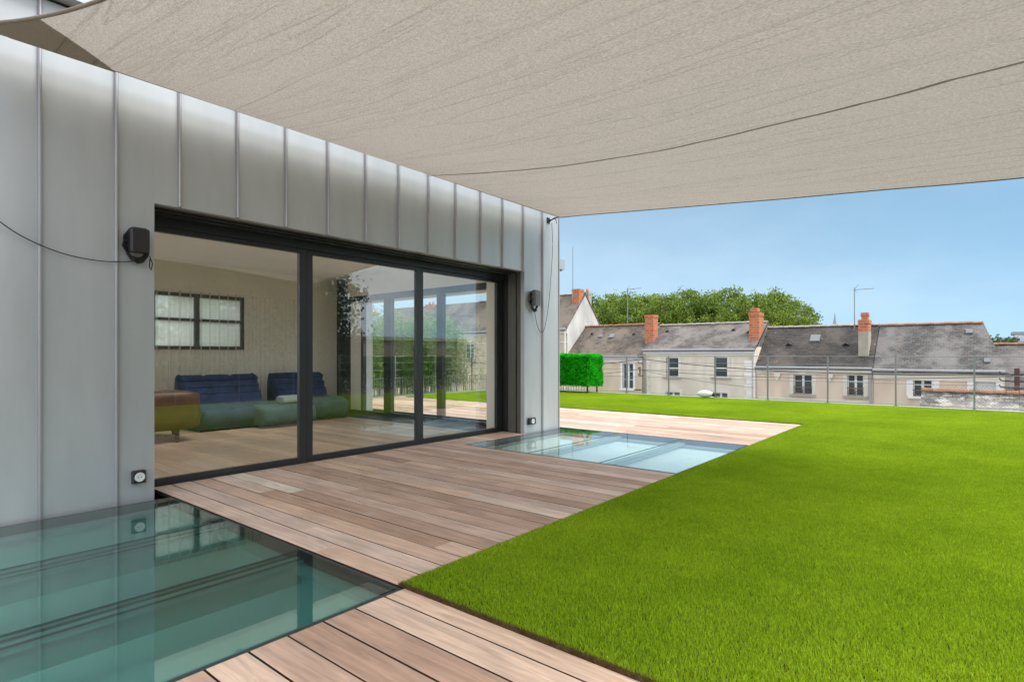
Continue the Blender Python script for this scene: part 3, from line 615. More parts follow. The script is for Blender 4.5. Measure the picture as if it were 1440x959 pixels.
# ------------------------------------------------------------------ walk-on skylights
def skylight(rect, ys, label, gm, dz, group='walk-on glass skylights in the deck'):
    x0, x1, y0, y1 = rect
    r = thing('floor_skylight', label, 'skylight', group)
    z = -.001; e = .045
    fm = MB().box(x0, x1, y0, y0 + e * .5, -.06, z - .002).box(x0, x1, y1 - e * .4, y1, -.06, z - .002).box(x0, x0 + e, y0 + e * .5, y1 - e * .4, -.06, z - .002).box(x1 - e * .3, x1, y0 + e * .5, y1 - e * .4, -.06, z - .002)
    fm.build('frame', 'anthracite', r)
    yy = [y0 + e * .5] + ys + [y1 - e * .4]
    for a, b in zip(yy[:-1], yy[1:]): MB().box(x0 + e, x1 - e * .3, a + .006, b - .006, -.034, z).build('glass_pane', gm, r)
    for y in ys:
        MB().box(x0 + e, x1 - e * .3, y - .0055, y + .0055, -.009, z - .002).build('joint', 'black_rubber', r)
        for q_ in ((-1, 1) if dz < -.2 else ()): MB().box(x0 + e, x1 - e * .3, y + q_ * .034 - .007, y + q_ * .034 + .007, -.0395, -.0345).build('seal', 'black_rubber', r)
        bm_ = MB().box(x0 + .02, x1 - .02, y - .042, y + .042, -.062, -.040).box(x0 + .02, x1 - .02, y - .012, y + .012, max(-.17, dz + .004), -.062)
        bm_.build('beam', 'steel_beam', r)
    # seat rail round the well and the lined well itself
    MB().box(x1 - .075, x1 - .015, y0 + .05, y1 - .05, -.092, -.066).box(x0 + .013, x0 + .06, y0 + .05, y1 - .05, -.092, -.066).box(x0 + .013, x1 - .013, y0 + .024, y0 + .05, -.092, -.068).box(x0 + .013, x1 - .013, y1 - .05, y1 - .02, -.092, -.068).build('seat_rail', 'steel_beam', r)
    MB().box(x0 + .004, x0 + .012, y0 + .004, y1 - .004, dz - .3, -.094).box(x1 - .012, x1 - .004, y0 + .004, y1 - .004, dz - .3, -.094).box(x0 + .012, x1 - .012, y0 + .004, y0 + .012, dz - .3, -.094).box(x0 + .012, x1 - .012, y1 - .012, y1 - .004, dz - .3, -.094).build('well_lining', 'well_lining', r)
    MB().box(x0 + .013, x1 - .013, y0 + .013, y1 - .013, dz - .02, dz).build('added_pale_sheet', 'well_lining' if dz < -.2 else 'sky_reflection_white', r)  # added sheet: brightens the near well, whitens the far glass like mirrored sky
    base_at(r, ((x0 + x1) / 2, (y0 + y1) / 2, -.6))
skylight(SK[0], [2.71, 3.545], 'dark teal glass floor panels set in the deck below the left wall, beside the socket', 'walk_glass', -.34)
skylight(SK[1], [2.755, 3.60], 'pale reflecting glass floor panels set in the deck at the house corner', 'walk_glass_clear', -.10)

# ------------------------------------------------------------------ shade sail
sail = thing('shade_sail', 'large taupe shade sail stretched from the zinc wall over deck and lawn', 'shade sail')
prof_t = [0, .098, .29, .51, .847, 1.0]
pz = {0.6: [2.84, 2.79, 2.72, 2.64, 2.54, 2.49], 4.09: [2.835, 2.755, 2.642, 2.59, 2.585, 2.57], 6.45: [2.835, 2.795, 2.72, 2.625, 2.493, 2.45]}
def lin(t, xs, ys):
    for i in range(len(xs) - 1):
        if t <= xs[i + 1]: k = (t - xs[i]) / (xs[i + 1] - xs[i]); k = max(0, k); return ys[i] + (ys[i + 1] - ys[i]) * k
    return ys[-1]
def smooth_lin(t, xs, ys): return sum(lin(min(1, max(0, t + d)), xs, ys) for d in (-.08, -.05, -.02, 0, .02, .05, .08)) / 7 if .001 < t < .999 else lin(t, xs, ys)
def sail_z(X, t):
    a, b, c = (smooth_lin(t, prof_t, pz[q]) for q in (0.6, 4.09, 6.45)); x0, x1, x2 = .6, 4.09, 6.45
    return a * (X - x1) * (X - x2) / ((x0 - x1) * (x0 - x2)) + b * (X - x0) * (X - x2) / ((x1 - x0) * (x1 - x2)) + c * (X - x0) * (X - x1) / ((x2 - x0) * (x2 - x1))
def sail_pt(s, t, dz=0):
    """s: 0 near edge .. 1 far edge, t: 0 wall .. 1 outer edge; edges are hollow curves"""
    xl_ = .49 + .56 * max(0, 1 - (2 * t - 1) ** 2) ** .65; xr_ = 6.265 + .19 * t
    X = xl_ + (xr_ - xl_) * s
    yt = 4.33; yb = -.98 + .22 * 4 * s * (1 - s)
    Y = yt + (yb - yt) * t
    env = min(1, 6 * s * (1 - s) + .15) * min(1, 8 * t * (1 - t) + .02)
    wr = (noise.noise(Vector((X * 2.1 + Y * .9, Y * .35 - X * .15, 3.1))) * .022 + (1 - abs(noise.noise(Vector((X * 2.6 + Y * 1.3, Y * .4, 9.7)))) * 2.0) ** 3 * .007) * env
    return (X, Y, sail_z(X, t) + wr + dz)
NS, NT = 150, 130
def sail_grid(s0, s1, t0=0, t1=1, n=NS, dz=0): return [[sail_pt(s0 + (s1 - s0) * i / n, t0 + (t1 - t0) * j / NT, dz) for j in range(NT + 1)] for i in range(n + 1)]
SEAM = (4.09 - .6) / 5.87 - .0
seam_s = .590
MB().grid(sail_grid(0, seam_s, n=90)).build('cloth_panel', 'sail_cloth', sail, smooth=True)
MB().grid(sail_grid(seam_s + .001, 1, n=60, dz=.003)).build('cloth_panel', 'sail_cloth', sail, smooth=True)
def strip(s, w_, dz): return [[sail_pt(s + w_ * k_, j / NT, dz) for j in range(NT + 1)] for k_ in (-.5, .5)]
MB().grid(strip(seam_s, .0045, -.006)).build('seam', 'sail_patch_cloth', sail, smooth=True)
hem = MB(); hem.tube([sail_pt(0, j / NT) for j in range(NT + 1)], .010, 6).tube([sail_pt(1, j / NT) for j in range(NT + 1)], .006, 6).tube([sail_pt(i / NT, 0) for i in range(NT + 1)], .005, 6).tube([sail_pt(i / NT, 1) for i in range(NT + 1)], .008, 6)
hem.build('hem', 'sail_patch_cloth', sail, smooth=True)
pc = MB()     # darker cloth triangle at the wall corner
rows = []
for i in range(25):
    k_ = i / 24; rows.append([sail_pt(.128 * k_ * (1 - j / 24), .30 * (1 - k_) * (1 - j / 24) * 0 + .085 * (1 - k_) * (1 - j / 24), -.004) for j in range(25)])
pc.grid(rows).build('corner_patch', 'sail_patch_cloth', sail, smooth=True)
base_at(sail, (3.5, 1.8, 2.6))
# the two masts that carry the outer corners stand outside the frame
for (X, Y, l) in ((0.30, -1.35, 'galvanised sail mast behind the camera at the near lawn corner'), (6.75, -1.35, 'galvanised sail mast on the lawn at the outer far corner')):
    ms_ = thing('sail_mast', l, 'mast'); MB().tube([(X, Y, 0), (X, Y, 2.75)], .045, 16).build('pole', 'galvanised', ms_, smooth=True); MB().box(X - .1, X + .1, Y - .1, Y + .1, 0.01, .022).build('base_plate', 'galvanised', ms_); base_at(ms_, (X, Y, 0))
# hook and turnbuckle at the far wall corner
hk = thing('sail_hook', 'steel eye plate and black turnbuckle holding the sail at the far wall corner', 'hook')
MB().box(6.20, 6.26, YW - .012, YW - .001, 2.765, 2.84).build('eye_plate', 'black_plastic', hk)
MB().tube([(6.235, YW - .02, 2.80), (6.20, 4.40, 2.795), (6.22, 4.37, 2.815), (6.265, 4.33, 2.835)], [.016, .008, .012, .006], 8).build('turnbuckle', 'black_plastic', hk, smooth=True)
MB().tube([(6.17, 4.32, 2.79), (6.18, 4.31, 2.76), (6.17, 4.30, 2.73)], .004, 5).build('rope_end', 'black_rubber', hk); base_at(hk, (6.23, YW, 2.80))

# ------------------------------------------------------------------ things on the wall
def winder(X, z, w_, h_, body, label):
    t = thing('cord_winder', label, 'cord winder', 'black cord winders on the zinc wall')
    d = .075
    def arc(cx, cz, rx, rz, n=28): return [(cx + rx * math.cos(2 * math.pi * i / n), YW - .03 - .012 * (i % 3), cz + rz * math.sin(2 * math.pi * i / n)) for i in range(n + 1)]
    b = MB(); b.cbox(X - w_ / 2, X + w_ / 2, YW - d - .03, YW - .028, z - h_ / 2, z + h_ / 2, .012); b.build('box', body, t)
    MB().cbox(X - w_ * .36, X + w_ * .36, YW - .030, YW - .001, z - h_ * .42, z + h_ * .42, .004).build('spool', 'black_rubber', t)
    for k_ in range(4):
        MB().tube(arc(X - .008 + .004 * k_, z - h_ * .12 - .006 * k_, w_ * .66 - .004 * k_, h_ * .60 + .004 * k_), .0065, 6).build('cord_loop', 'black_rubber', t, smooth=True)
    base_at(t, (X, YW, z)); return t
winder(1.392, 1.778, .115, .165, 'black_plastic', 'black box with coiled cord on the wall left of the sliding window')
MB().tube([(1.46, YW - .06, 1.68), (1.475, YW - .07, 1.63), (1.465, YW - .07, 1.585), (1.455, YW - .07, 1.60), (1.46, YW - .065, 1.66)], .004, 5).build('cord_end', 'black_rubber', label='dangling black cord end with a small loop below the left black box', cat='cord')
winder(5.87, 1.735, .12, .20, 'grey_plastic', 'grey-fronted box with coiled cord on the wall right of the sliding window')
# cable drooping to the left
def cable(name, pts_, r, label):
    P_ = [Vector(p) for p in pts_]; q = []
    for i in range(len(P_) - 1):
        a = P_[max(i - 1, 0)]; b = P_[i]; c = P_[i + 1]; d = P_[min(i + 2, len(P_) - 1)]
        for k_ in range(10):
            t = k_ / 10; q.append(.5 * ((2 * b) + (-a + c) * t + (2 * a - 5 * b + 4 * c - d) * t * t + (-a + 3 * b - 3 * c + d) * t ** 3))
    q.append(P_[-1]); MB().tube(q, r, 6).build(name, 'black_rubber', smooth=True, label=label, cat='cable')
def onW(u, v, y=YW - .03):
    r = ray(u, v); k_ = y / r[1]; return (r[0] * k_, y, 1 + r[2] * k_)
cable('wall_cable', [onW(-60, 262), onW(0, 312), onW(40, 337), onW(90, 357), onW(140, 367), onW(180, 368), onW(196, 366)], .0035, 'thin black cable drooping along the left wall to the black box')
cable('hanging_cable', [onW(776, 314), onW(777, 350), onW(774, 400), onW(770, 440), onW(764, 466), onW(757, 462), onW(752, 440), onW(750, 425)], .0035, 'thin black cable hanging from the sail hook in a loop beside the corner')
def socket(u0, u1, v0, v1, label):
    a = onW(u0, v0, YW - .04); b = onW(u1, v1, YW - .04); t = thing('wall_socket', label, 'socket', 'outdoor sockets low on the zinc wall')
    x0, x1, z0, z1 = a[0], b[0], b[2], a[2]
    MB().cbox(x0, x1, YW - .04, YW - .001, z0, z1, .005).build('housing', 'black_plastic', t)
    cx_, cz_ = (x0 + x1) / 2, (z0 + z1) / 2; r = (z1 - z0) * .36; m_ = MB()
    m_.grid([[(cx_ + q * math.cos(2 * math.pi * i / 24), YW - .040 - dy, cz_ + q * math.sin(2 * math.pi * i / 24)) for i in range(24)] for q, dy in ((r, -.002), (r, .007), (r * .8, .009), (r * .75, .003), (.0005, .003))], closed=True)
    m_.build('face', 'white_plastic', t, smooth=False)
    for dx in (-.3, .3): MB().tube([(cx_ + dx * r, YW - .0435, cz_), (cx_ + dx * r, YW - .0445, cz_)], r * .12, 8).build('pin_hole', 'black_rubber', t)
    base_at(t, (cx_, YW, cz_))
socket(187, 206, 663, 678, 'black socket box with round white face low on the wall by the dark glass floor')
socket(745, 754, 588, 596, 'black socket box with white face low on the wall by the house corner')

# ------------------------------------------------------------------ furniture in the room
def puffy(name, L_, Wd, Hh, m_, parent, loc, rolls=4, axis='x', seed=0, sq=3.2, flat=.80):
    """padded block with quilted creases: rounded section swept along X"""
    n = 24; P_ = []; K = 40
    for i in range(K + 1):
        s = i / K; X = -L_ / 2 + L_ * s; e = (1 - abs(2 * s - 1) ** 8) ** .5 if 0 < s < 1 else .0
        e = flat + (1 - flat) * e if 0 < s < 1 else flat - .12
        cr = 1 - .05 * max(0, math.cos(s * math.pi * 2 * (rolls))) ** 6
        ring = []
        for j in range(n):
            a = 2 * math.pi * j / n; ca, sa = math.cos(a), math.sin(a)
            rr = (abs(ca) ** sq + abs(sa) ** sq) ** (-1 / sq); q = 1 + .025 * math.sin(a * 6 + seed) 
            ring.append((X, ca * rr * Wd / 2 * e * cr * q, sa * rr * Hh / 2 * e * cr * q))
        P_.append(ring)
    mb = MB().grid(P_, closed=True); b = len(mb.v) - n; mb.f.append(tuple(range(n))); mb.f.append(tuple(range(b, b + n)))
    if axis == 'y': mb.v = [(-y, x, z) for x, y, z in mb.v]
    mb.v = [(x + loc[0], y + loc[1], z + loc[2]) for x, y, z in mb.v]
    return mb.build(name, m_, parent, smooth=True)
def togo(x0, x1, yb, label, ns):
    """low quilted seat without legs: wedge seat, leaning back with ribs and pointed ears"""
    t = thing('quilted_sofa', label, 'sofa', 'navy quilted seats in the room'); L_ = x1 - x0
    K = 60; sec = [(-.86, .02), (-.93, .15), (-.95, .26), (-.90, .31), (-.78, .335), (-.60, .33), (-.45, .33), (-.36, .36), (-.32, .44), (-.28, .50), (-.25, .57), (-.21, .61), (-.17, .68), (-.12, .72), (-.06, .71), (-.03, .62), (-.02, .45), (-.03, .25), (-.08, .04), (-.3, .0)]
    P_ = []
    for i in range(K + 1):
        s = i / K; X = x0 + L_ * s; ed = abs(2 * s - 1); row_ = []
        for q, (dy, z) in enumerate(sec):
            pf = .012 * math.cos(q * math.pi) * (1 if q < 15 else 0) - .016 * max(0, math.cos(s * math.pi * 2 * ns)) ** 10
            if ed > .94: pf -= .04 * (ed - .94) / .06
            ear = .035 * max(0, (ed - .88) / .12) if 10 < q < 16 else 0
            row_.append((X, yb + dy - (pf if q < 12 else 0), max(.0, z + pf + ear)))
        P_.append(row_)
    mb = MB().grid(P_, closed=True); n = len(sec); b = len(mb.v) - n; mb.f.append(tuple(range(n))); mb.f.append(tuple(range(b, b + n)))
    mb.build('quilted_body', 'navy_fabric', t, smooth=True)
    for zz, dy in ((.47, -.318), (.56, -.268), (.65, -.205)):
        MB().tube([(x0 + .03 + (L_ - .06) * k_ / 20, yb + dy + .004 * math.sin(k_ * 2.3), zz + .004 * math.sin(k_ * 1.7)) for k_ in range(21)], .006, 5).build('piping', 'navy_fabric', t)
    base_at(t, ((x0 + x1) / 2, yb - .45, 0)); return t
togo(3.14, 4.25, 8.62, 'long navy quilted low sofa under the back window', 3)
togo(4.52, 5.42, 8.72, 'single navy quilted low chair at the right end beside the dark pier', 1)
pf_ = thing('pouf', 'low teal-grey quilted pouf between the two navy seats', 'pouf')
puffy('cushion_body', .80, .62, .30, 'teal_fabric', pf_, (4.22, 7.72, .16), 4); base_at(pf_, (4.22, 7.72, 0))
pw = puffy('pillow', .42, .26, .12, 'grey_fabric', None, (4.42, 7.75, .36), 1); tag(pw, 'small light grey pillow lying on the teal pouf', 'pillow')
bs = thing('leather_sofa', 'brown leather sofa on tapered wooden legs, partly hidden by the left wall', 'sofa')
puffy('backrest', 1.95, .20, .44, 'brown_leather', bs, (1.86, 7.14, .37), 2, sq=7, flat=.93)
puffy('seat', 1.8, .8, .22, 'brown_leather', bs, (1.85, 7.6, .29), 2, sq=7, flat=.93)
puffy('armrest', .85, .20, .42, 'brown_leather', bs, (2.78, 7.5, .36), 1, axis='y', sq=7, flat=.93)
puffy('back_cushion', .7, .22, .36, 'brown_leather', bs, (1.9, 7.30, .56), 1, sq=7, flat=.93)
for X, Y in ((2.62, 7.10), (2.85, 7.85), (1.1, 7.10), (1.1, 7.85)): MB().tube([(X, Y, .20), (X + .01, Y, 0)], [.032, .017], 12).build('leg', 'walnut', bs, smooth=True)
base_at(bs, (1.95, 7.5, 0))
# ceiling spots
for X, Y in ((3.05, 6.5), (4.4, 6.5), (1.9, 6.5)): MB().tube([(X, Y, 2.352), (X, Y, 2.342)], .045, 20).build('ceiling_spot', 'steel', label='small flush round downlight in the room ceiling, ' + {3.05: 'above the navy sofa', 4.4: 'nearest the side glazing', 1.9: 'above the brown sofa'}[X], cat='downlight', group='downlights in the room ceiling')

# ------------------------------------------------------------------ fence round the terrace
def post_mesh(): return MB().box(-.014, .014, -.014, .014, 0, .972).box(-.05, .05, -.03, .03, 0, .008).mesh('post', 'galvanised')
pm_ = post_mesh()
RZ = (.965, .80, .624, .44)
def fence(a, b, posts, label, picket_ranges=(), mesh_ranges=()):
    t = thing('terrace_fence', label, 'fence', 'fences round the roof terrace'); a = Vector(a); b = Vector(b); d = (b - a); Ln = d.length; u = d / Ln
    for q in posts: p = a + u * q; link_copy(pm_, 'post', t, (p.x, p.y, .012))
    for z in RZ + (.03,): MB().tube([(a.x, a.y, z + .012), (b.x, b.y, z + .012)], .0055 if z < .9 else .007, 6).build('rail', 'galvanised', t)
    for (s0, s1) in picket_ranges:
        m_ = MB(); q = s0
        while q < s1:
            p = a + u * q; m_.box(p.x - .006, p.x + .006, p.y - .006, p.y + .006, .02, .452); q += .085
        m_.build('pickets', 'galvanised', t, kind='stuff')
    for (s0, s1) in mesh_ranges:
        m_ = MB(); H = .42; q = s0 - H
        while q < s1:
            for sg_ in (1, -1):
                q0, z0, q1, z1 = q, (.03 if sg_ > 0 else .03 + H), q + H, (.03 + H if sg_ > 0 else .03)
                for lim in (s0, s1):
                    pass
                if q0 < s0: f_ = (s0 - q0) / H; z0 += (z1 - z0) * f_; q0 = s0
                if q1 > s1: f_ = (q1 - s1) / H; z1 -= (z1 - z0) * (f_ * H / (q1 - q0 + 1e-9)) if False else 0; z1 = z0 + (z1 - z0) * ((s1 - q0) / max(1e-6, q1 - q0)); q1 = s1
                if q1 - q0 < .01: continue
                p0 = a + u * q0; p1 = a + u * q1
                m_.tube([(p0.x, p0.y, z0), (p1.x, p1.y, z1)], .0016, 3, cap=False)
            q += .055
        m_.build('chain_link', 'galvanised', t, kind='stuff')
    base_at(t, tuple((a + b) / 2)); return t
py = [.08 - 1.17 * i for i in range(2, 0, -1)] + [.08, 1.27, 2.45, 3.63, 4.79, 5.94, 7.09, 8.27, 9.5, 10.9]
fence((FX, FYN, 0), (FX, FYP, 0), [p - FYN for p in py if p > FYN + .05], 'long fence along the far edge of the lawn facing the old houses', [(8.3 - FYN, FYP - FYN)], [(0, 8.25 - FYN)])
fence((5.9, FYP, 0), (FX - .05, FYP, 0), [.1, 1.6, 3.0, 4.3, 5.7, 6.9], 'picket and rail fence behind the side deck in front of the bamboo', [(0, FX - .05 - 5.9)])
fence((1.7, FYN, 0), (FX - .05, FYN, 0), [.3 + 1.25 * i for i in range(9)], 'rail fence on the open side of the lawn away from the house', (), [(0, 11.6)])


# neon artificial hedge box
mat('hedge_core', (.004, .06, .006), .9)
hd = thing('artificial_hedge', 'neon green boxy artificial hedge at the far fence corner', 'hedge')
HX0, HX1, HY0, HY1, HZ0, HZ1 = 12.6, 13.28, 7.78, 10.6, .19, .985
a_ = atX(828, 549, 12.75); 
def hedge_leaves():
    r = random.Random(5); v = []; f = []
    faces = [('x', HX0), ('y', HY0), ('z', HZ1), ('x', HX1)]
    def leaf(p, nrm):
        for _ in range(1):
            d = Vector((r.gauss(0, 1), r.gauss(0, 1), r.gauss(0, 1))) * .6 + nrm; d.normalize(); s = d.cross(Vector((r.gauss(0, 1), r.gauss(0, 1), r.gauss(0, 1)))).normalized()
            l = r.uniform(.035, .075); w2 = .012; k = len(v); v.extend([tuple(p - s * w2), tuple(p + s * w2), tuple(p + d * l)]); f.append((k, k + 1, k + 2))
    def wob(a, b, seed): return .05 * noise.noise(Vector((a * 4, b * 4, seed)))
    for (ax, c) in faces:
        if ax == 'x': A = (HY1 - HY0) * (HZ1 - HZ0)
        elif ax == 'y': A = (HX1 - HX0) * (HZ1 - HZ0)
        else: A = (HX1 - HX0) * (HY1 - HY0)
        for _ in range(int(A * 5200)):
            yy = r.uniform(HY0, HY1); zz = r.uniform(HZ0, HZ1); xx = r.uniform(HX0, HX1)
            rd = .05
            if ax == 'x': p = Vector((c + wob(yy, zz, 1) * 1, yy, zz)); n_ = Vector((-1 if c == HX0 else 1, 0, .2))
            elif ax == 'y': p = Vector((xx, c + wob(xx, zz, 2), zz)); n_ = Vector((0, -1, .2))
            else: p = Vector((xx, yy, c + wob(xx, yy, 3))); n_ = Vector((0, 0, 1))
            leaf(p, n_)
    me = bpy.data.meshes.new('leaves'); me.from_pydata(v, [], f); me.materials.append(M['plastic_hedge'])
    o = bpy.data.objects.new('leaves', me); C.objects.link(o); o.parent = hd; o['kind'] = 'stuff'
hedge_leaves()
MB().box(HX0 + .03, HX1 - .03, HY0 + .03, HY1 - .03, HZ0 + .02, HZ1 - .03).build('core', 'hedge_core', hd)
for X, Y in ((HX0 + .1, HY0 + .1), (HX0 + .1, HY1 - .1), (HX1 - .1, HY0 + .1), (HX1 - .1, HY1 - .1)): MB().box(X - .015, X + .015, Y - .015, Y + .015, 0, HZ0 + .05).build('leg', 'anthracite', hd)
base_at(hd, (12.8, 9.3, 0))
# white oval object on the far lawn edge
ov = thing('oval_lamp', 'white egg-shaped garden lamp lying at the far lawn edge', 'garden lamp')
P_ = []
for i in range(17):
    s = i / 16; X = -.20 + .40 * s; rr = .085 * math.sin(math.pi * min(.999, max(.001, s))) ** .6
    P_.append([(12.95 + .25 * 0 + rr * math.cos(2 * math.pi * j / 20), 4.88 - X, .115 + rr * math.sin(2 * math.pi * j / 20)) for j in range(20)])
MB().grid(P_, closed=True).build('globe', 'white_plastic', ov, smooth=True)
MB().tube([(12.95, 4.70, .11), (12.95, 4.645, .10)], [.05, .035], 12).build('socket_cap', 'black_plastic', ov); base_at(ov, (12.95, 4.85, 0.03))

# ================================================================== OLD HOUSES ACROSS THE STREET
D = 38.2; RD = 2.7
def Yof(u, X=D): return atX(u, 500, X)[0]
def Zof(u, v, X=D): return atX(u, v, X)[1]
def gable_roof(y0, y1, ze, zr, X0, depth, mt, parent, hip0=0.0, hip1=0.0, ov_=.25, th=.12):
    """two pitches with eaves overhang; hip0/hip1 pull the ridge ends in"""
    xr = X0 + depth / 2; k = (zr - ze) / (depth / 2); zo = ze - ov_ * k
    m_ = MB()
    for s in (-1, 1):
        xe = xr + s * (depth / 2 + ov_)
        a, b, c, d = (xe, y0, zo), (xe, y1, zo), (xr, y1 - hip1, zr), (xr, y0 + hip0, zr)
        m_.quad(a, b, c, d); m_.quad(*[(p[0], p[1], p[2] - th) for p in (a, b, c, d)]); m_.quad(a, b, (b[0], b[1], b[2] - th), (a[0], a[1], a[2] - th))
        for p, q in ((a, d), (b, c)): m_.quad(p, q, (q[0], q[1], q[2] - th), (p[0], p[1], p[2] - th))
    if hip0: m_.quad((xr - depth / 2 - ov_, y0, zo), (xr + depth / 2 + ov_, y0, zo), (xr, y0 + hip0, zr))
    if hip1: m_.quad((xr - depth / 2 - ov_, y1, zo), (xr + depth / 2 + ov_, y1, zo), (xr, y1 - hip1, zr))
    return m_.build('roof', mt, parent)
def walls(y0, y1, ze, zr, X0, depth, mt, parent, openings=(), hip=(0, 0), gable_mt=None):
    """front wall with real window openings, plain sides and back"""
    zb = -5.19; m_ = MB(); t = .25
    ys = sorted({y0, y1} | {o[0] for o in openings} | {o[1] for o in openings})
    for a, b in zip(ys[:-1], ys[1:]):
        zs = [zb] + sorted(sum(([o[2], o[3]] for o in openings if o[0] <= a + 1e-6 and o[1] >= b - 1e-6), [])) + [ze]
        for c, d in zip(zs[::2], zs[1::2]): m_.box(X0, X0 + t, a, b, c, d)
    m_.box(X0 + t, X0 + depth, y0, y0 + t, zb, ze); m_.box(X0 + t, X0 + depth, y1 - t, y1, zb, ze); m_.box(X0 + depth - t, X0 + depth, y0 + t, y1 - t, zb, ze)
    m_.build('wall', mt, parent)
    MB().box(X0 + 1.2, X0 + 1.3, y0 + t, y1 - t, zb, ze - .1).build('room_back', 'lace', parent)
    for i, (yy, h_) in enumerate(((y0, hip[0]), (y1 - t, hip[1]))):
        if h_ == 0: MB().prism([(X0, ze), (X0 + depth, ze), (X0 + depth / 2, zr - .05)], 'y', yy, yy + t).build('gable', gable_mt or mt, parent)
def rect(u0, v0, u1, v1, X=D):
    um = (u0 + u1) / 2; return (Yof(u1, X), Yof(u0, X), Zof(um, v1, X), Zof(um, v0, X))
def window(par, o, X=D, style='casement', sur='limestone', sillw=.15, mt='white_paint'):
    y0, y1, z0, z1 = o; w_ = part_empty('window', par); xf = X + .14
    f = MB(); e = .055; f.box(xf, xf + .05, y0, y1, z0, z0 + e).box(xf, xf + .05, y0, y1, z1 - e, z1).box(xf, xf + .05, y0, y0 + e, z0 + e, z1 - e).box(xf, xf + .05, y1 - e, y1, z0 + e, z1 - e)
    ym = (y0 + y1) / 2
    if style == 'casement':
        f.box(xf - .01, xf + .05, ym - .06, ym + .06, z0 + e, z1 - e)
        for k in (.36, .68): zz = z0 + (z1 - z0) * k; f.box(xf, xf + .04, y0 + e, ym - .06, zz - .02, zz + .02).box(xf, xf + .04, ym + .06, y1 - e, zz - .02, zz + .02)
    elif style == 'sash': zz = z0 + (z1 - z0) * .45; f.box(xf - .01, xf + .05, y0 + e, y1 - e, zz - .04, zz + .04)
    f.build('frame', mt, w_)
    if style == 'shutter':
        n = 14
        for i in range(n): a = z0 + (z1 - z0) * i / n; MB().box(xf - .05, xf - .01, y0 + .01, y1 - .01, a + .006, a + (z1 - z0) / n - .006).build('shutter_slat', mt, w_)
    else: MB().box(xf + .02, xf + .03, y0 + e, y1 - e, z0 + e, z1 - e).build('pane', 'dark_glass', w_)
    if sur:
        s = sillw; MB().box(X - .03, X + .02, y0 - s, y0, z0, z1 + s).box(X - .03, X + .02, y1, y1 + s, z0, z1 + s).box(X - .032, X + .018, y0, y1, z1, z1 + s).build('surround', sur, w_)
    MB().box(X - .13, X + .10, y0 - .22, y1 + .22, z0 - .12, z0).build('sill', 'old_mortar' if sur == 'limestone' else sur or 'limestone', w_)
    return w_
def guard(par, o, X=D):
    y0, y1, z0, z1 = o; g_ = MB(); H = (z1 - z0) * .36
    for k in range(9):
        y = y0 + (y1 - y0) * k / 8; g_.box(X - .012, X + .008, y - .01, y + .01, z0, z0 + H)
    for k in range(6):
        cy = y0 + (y1 - y0) * (k + .5) / 6; R = (y1 - y0) / 13
        g_.tube([(X - .012, cy + R * math.cos(t * .7854), z0 + H * .45 + R * 1.5 * math.sin(t * .7854)) for t in range(9)], .012, 4)
    g_.box(X - .03, X + .03, y0 - .03, y1 + .03, z0 + H, z0 + H + .035); g_.build('window_guard', 'rusty_iron', par)
def chimney(par, X, y0, y1, z0, z1, dx=.7, pots=1, mt='chimney_brick', lower=None):
    c = part_empty('chimney', par)
    if lower: MB().box(X - dx / 2, X + dx / 2, y0, y1, z0, lower).build('base', 'old_mortar', c); z0 = lower
    MB().box(X - dx / 2, X + dx / 2, y0, y1, z0, z1 - .22).build('stack', mt, c)
    MB().box(X - dx / 2 - .03, X + dx / 2 + .03, y0 - .03, y1 + .03, z1 - .22, z1 - .06).box(X - dx / 2 - .02, X + dx / 2 + .02, y0 - .02, y1 + .02, z1 - .06, z1).build('cap', mt, c)
    for k in range(pots):
        y = y0 + (y1 - y0) * (k + .5) / pots; MB().tube([(X, y, z1), (X, y, z1 + .30)], [.13, .10], 10).build('pot', 'clay', c, smooth=True)
def ridge(par, y0, y1, zr, X=D + RD, mt='ridge_tile', n=None):
    """half-round ridge tiles, one object each"""
    n = n or max(1, int((y1 - y0) / .42)); l = (y1 - y0) / n
    rm = MB().grid([[(.13 * math.cos(math.pi * j / 6), y, .11 * math.sin(math.pi * j / 6) - .02) for j in range(7)] for y in (0, l * .96)]); me = rm.mesh('ridge_tile', mt, True)
    for i in range(n): link_copy(me, 'ridge_tile', par, (X, y0 + i * l, zr + .012 * (i % 2)))
def vent(par, u, v, X0=D, ze=0, zr=0):
    z = None
    # point on the front pitch under the sight line
    lo, hi = X0 - .25, X0 + RD
    for _ in range(40):
        mid = (lo + hi) / 2; zz = Zof(u, v, mid); zp = ze + (mid - X0) * (zr - ze) / RD
        if zz > zp: lo = mid
        else: hi = mid
    y = Yof(u, lo); z = Zof(u, v, lo); return lo, y, z
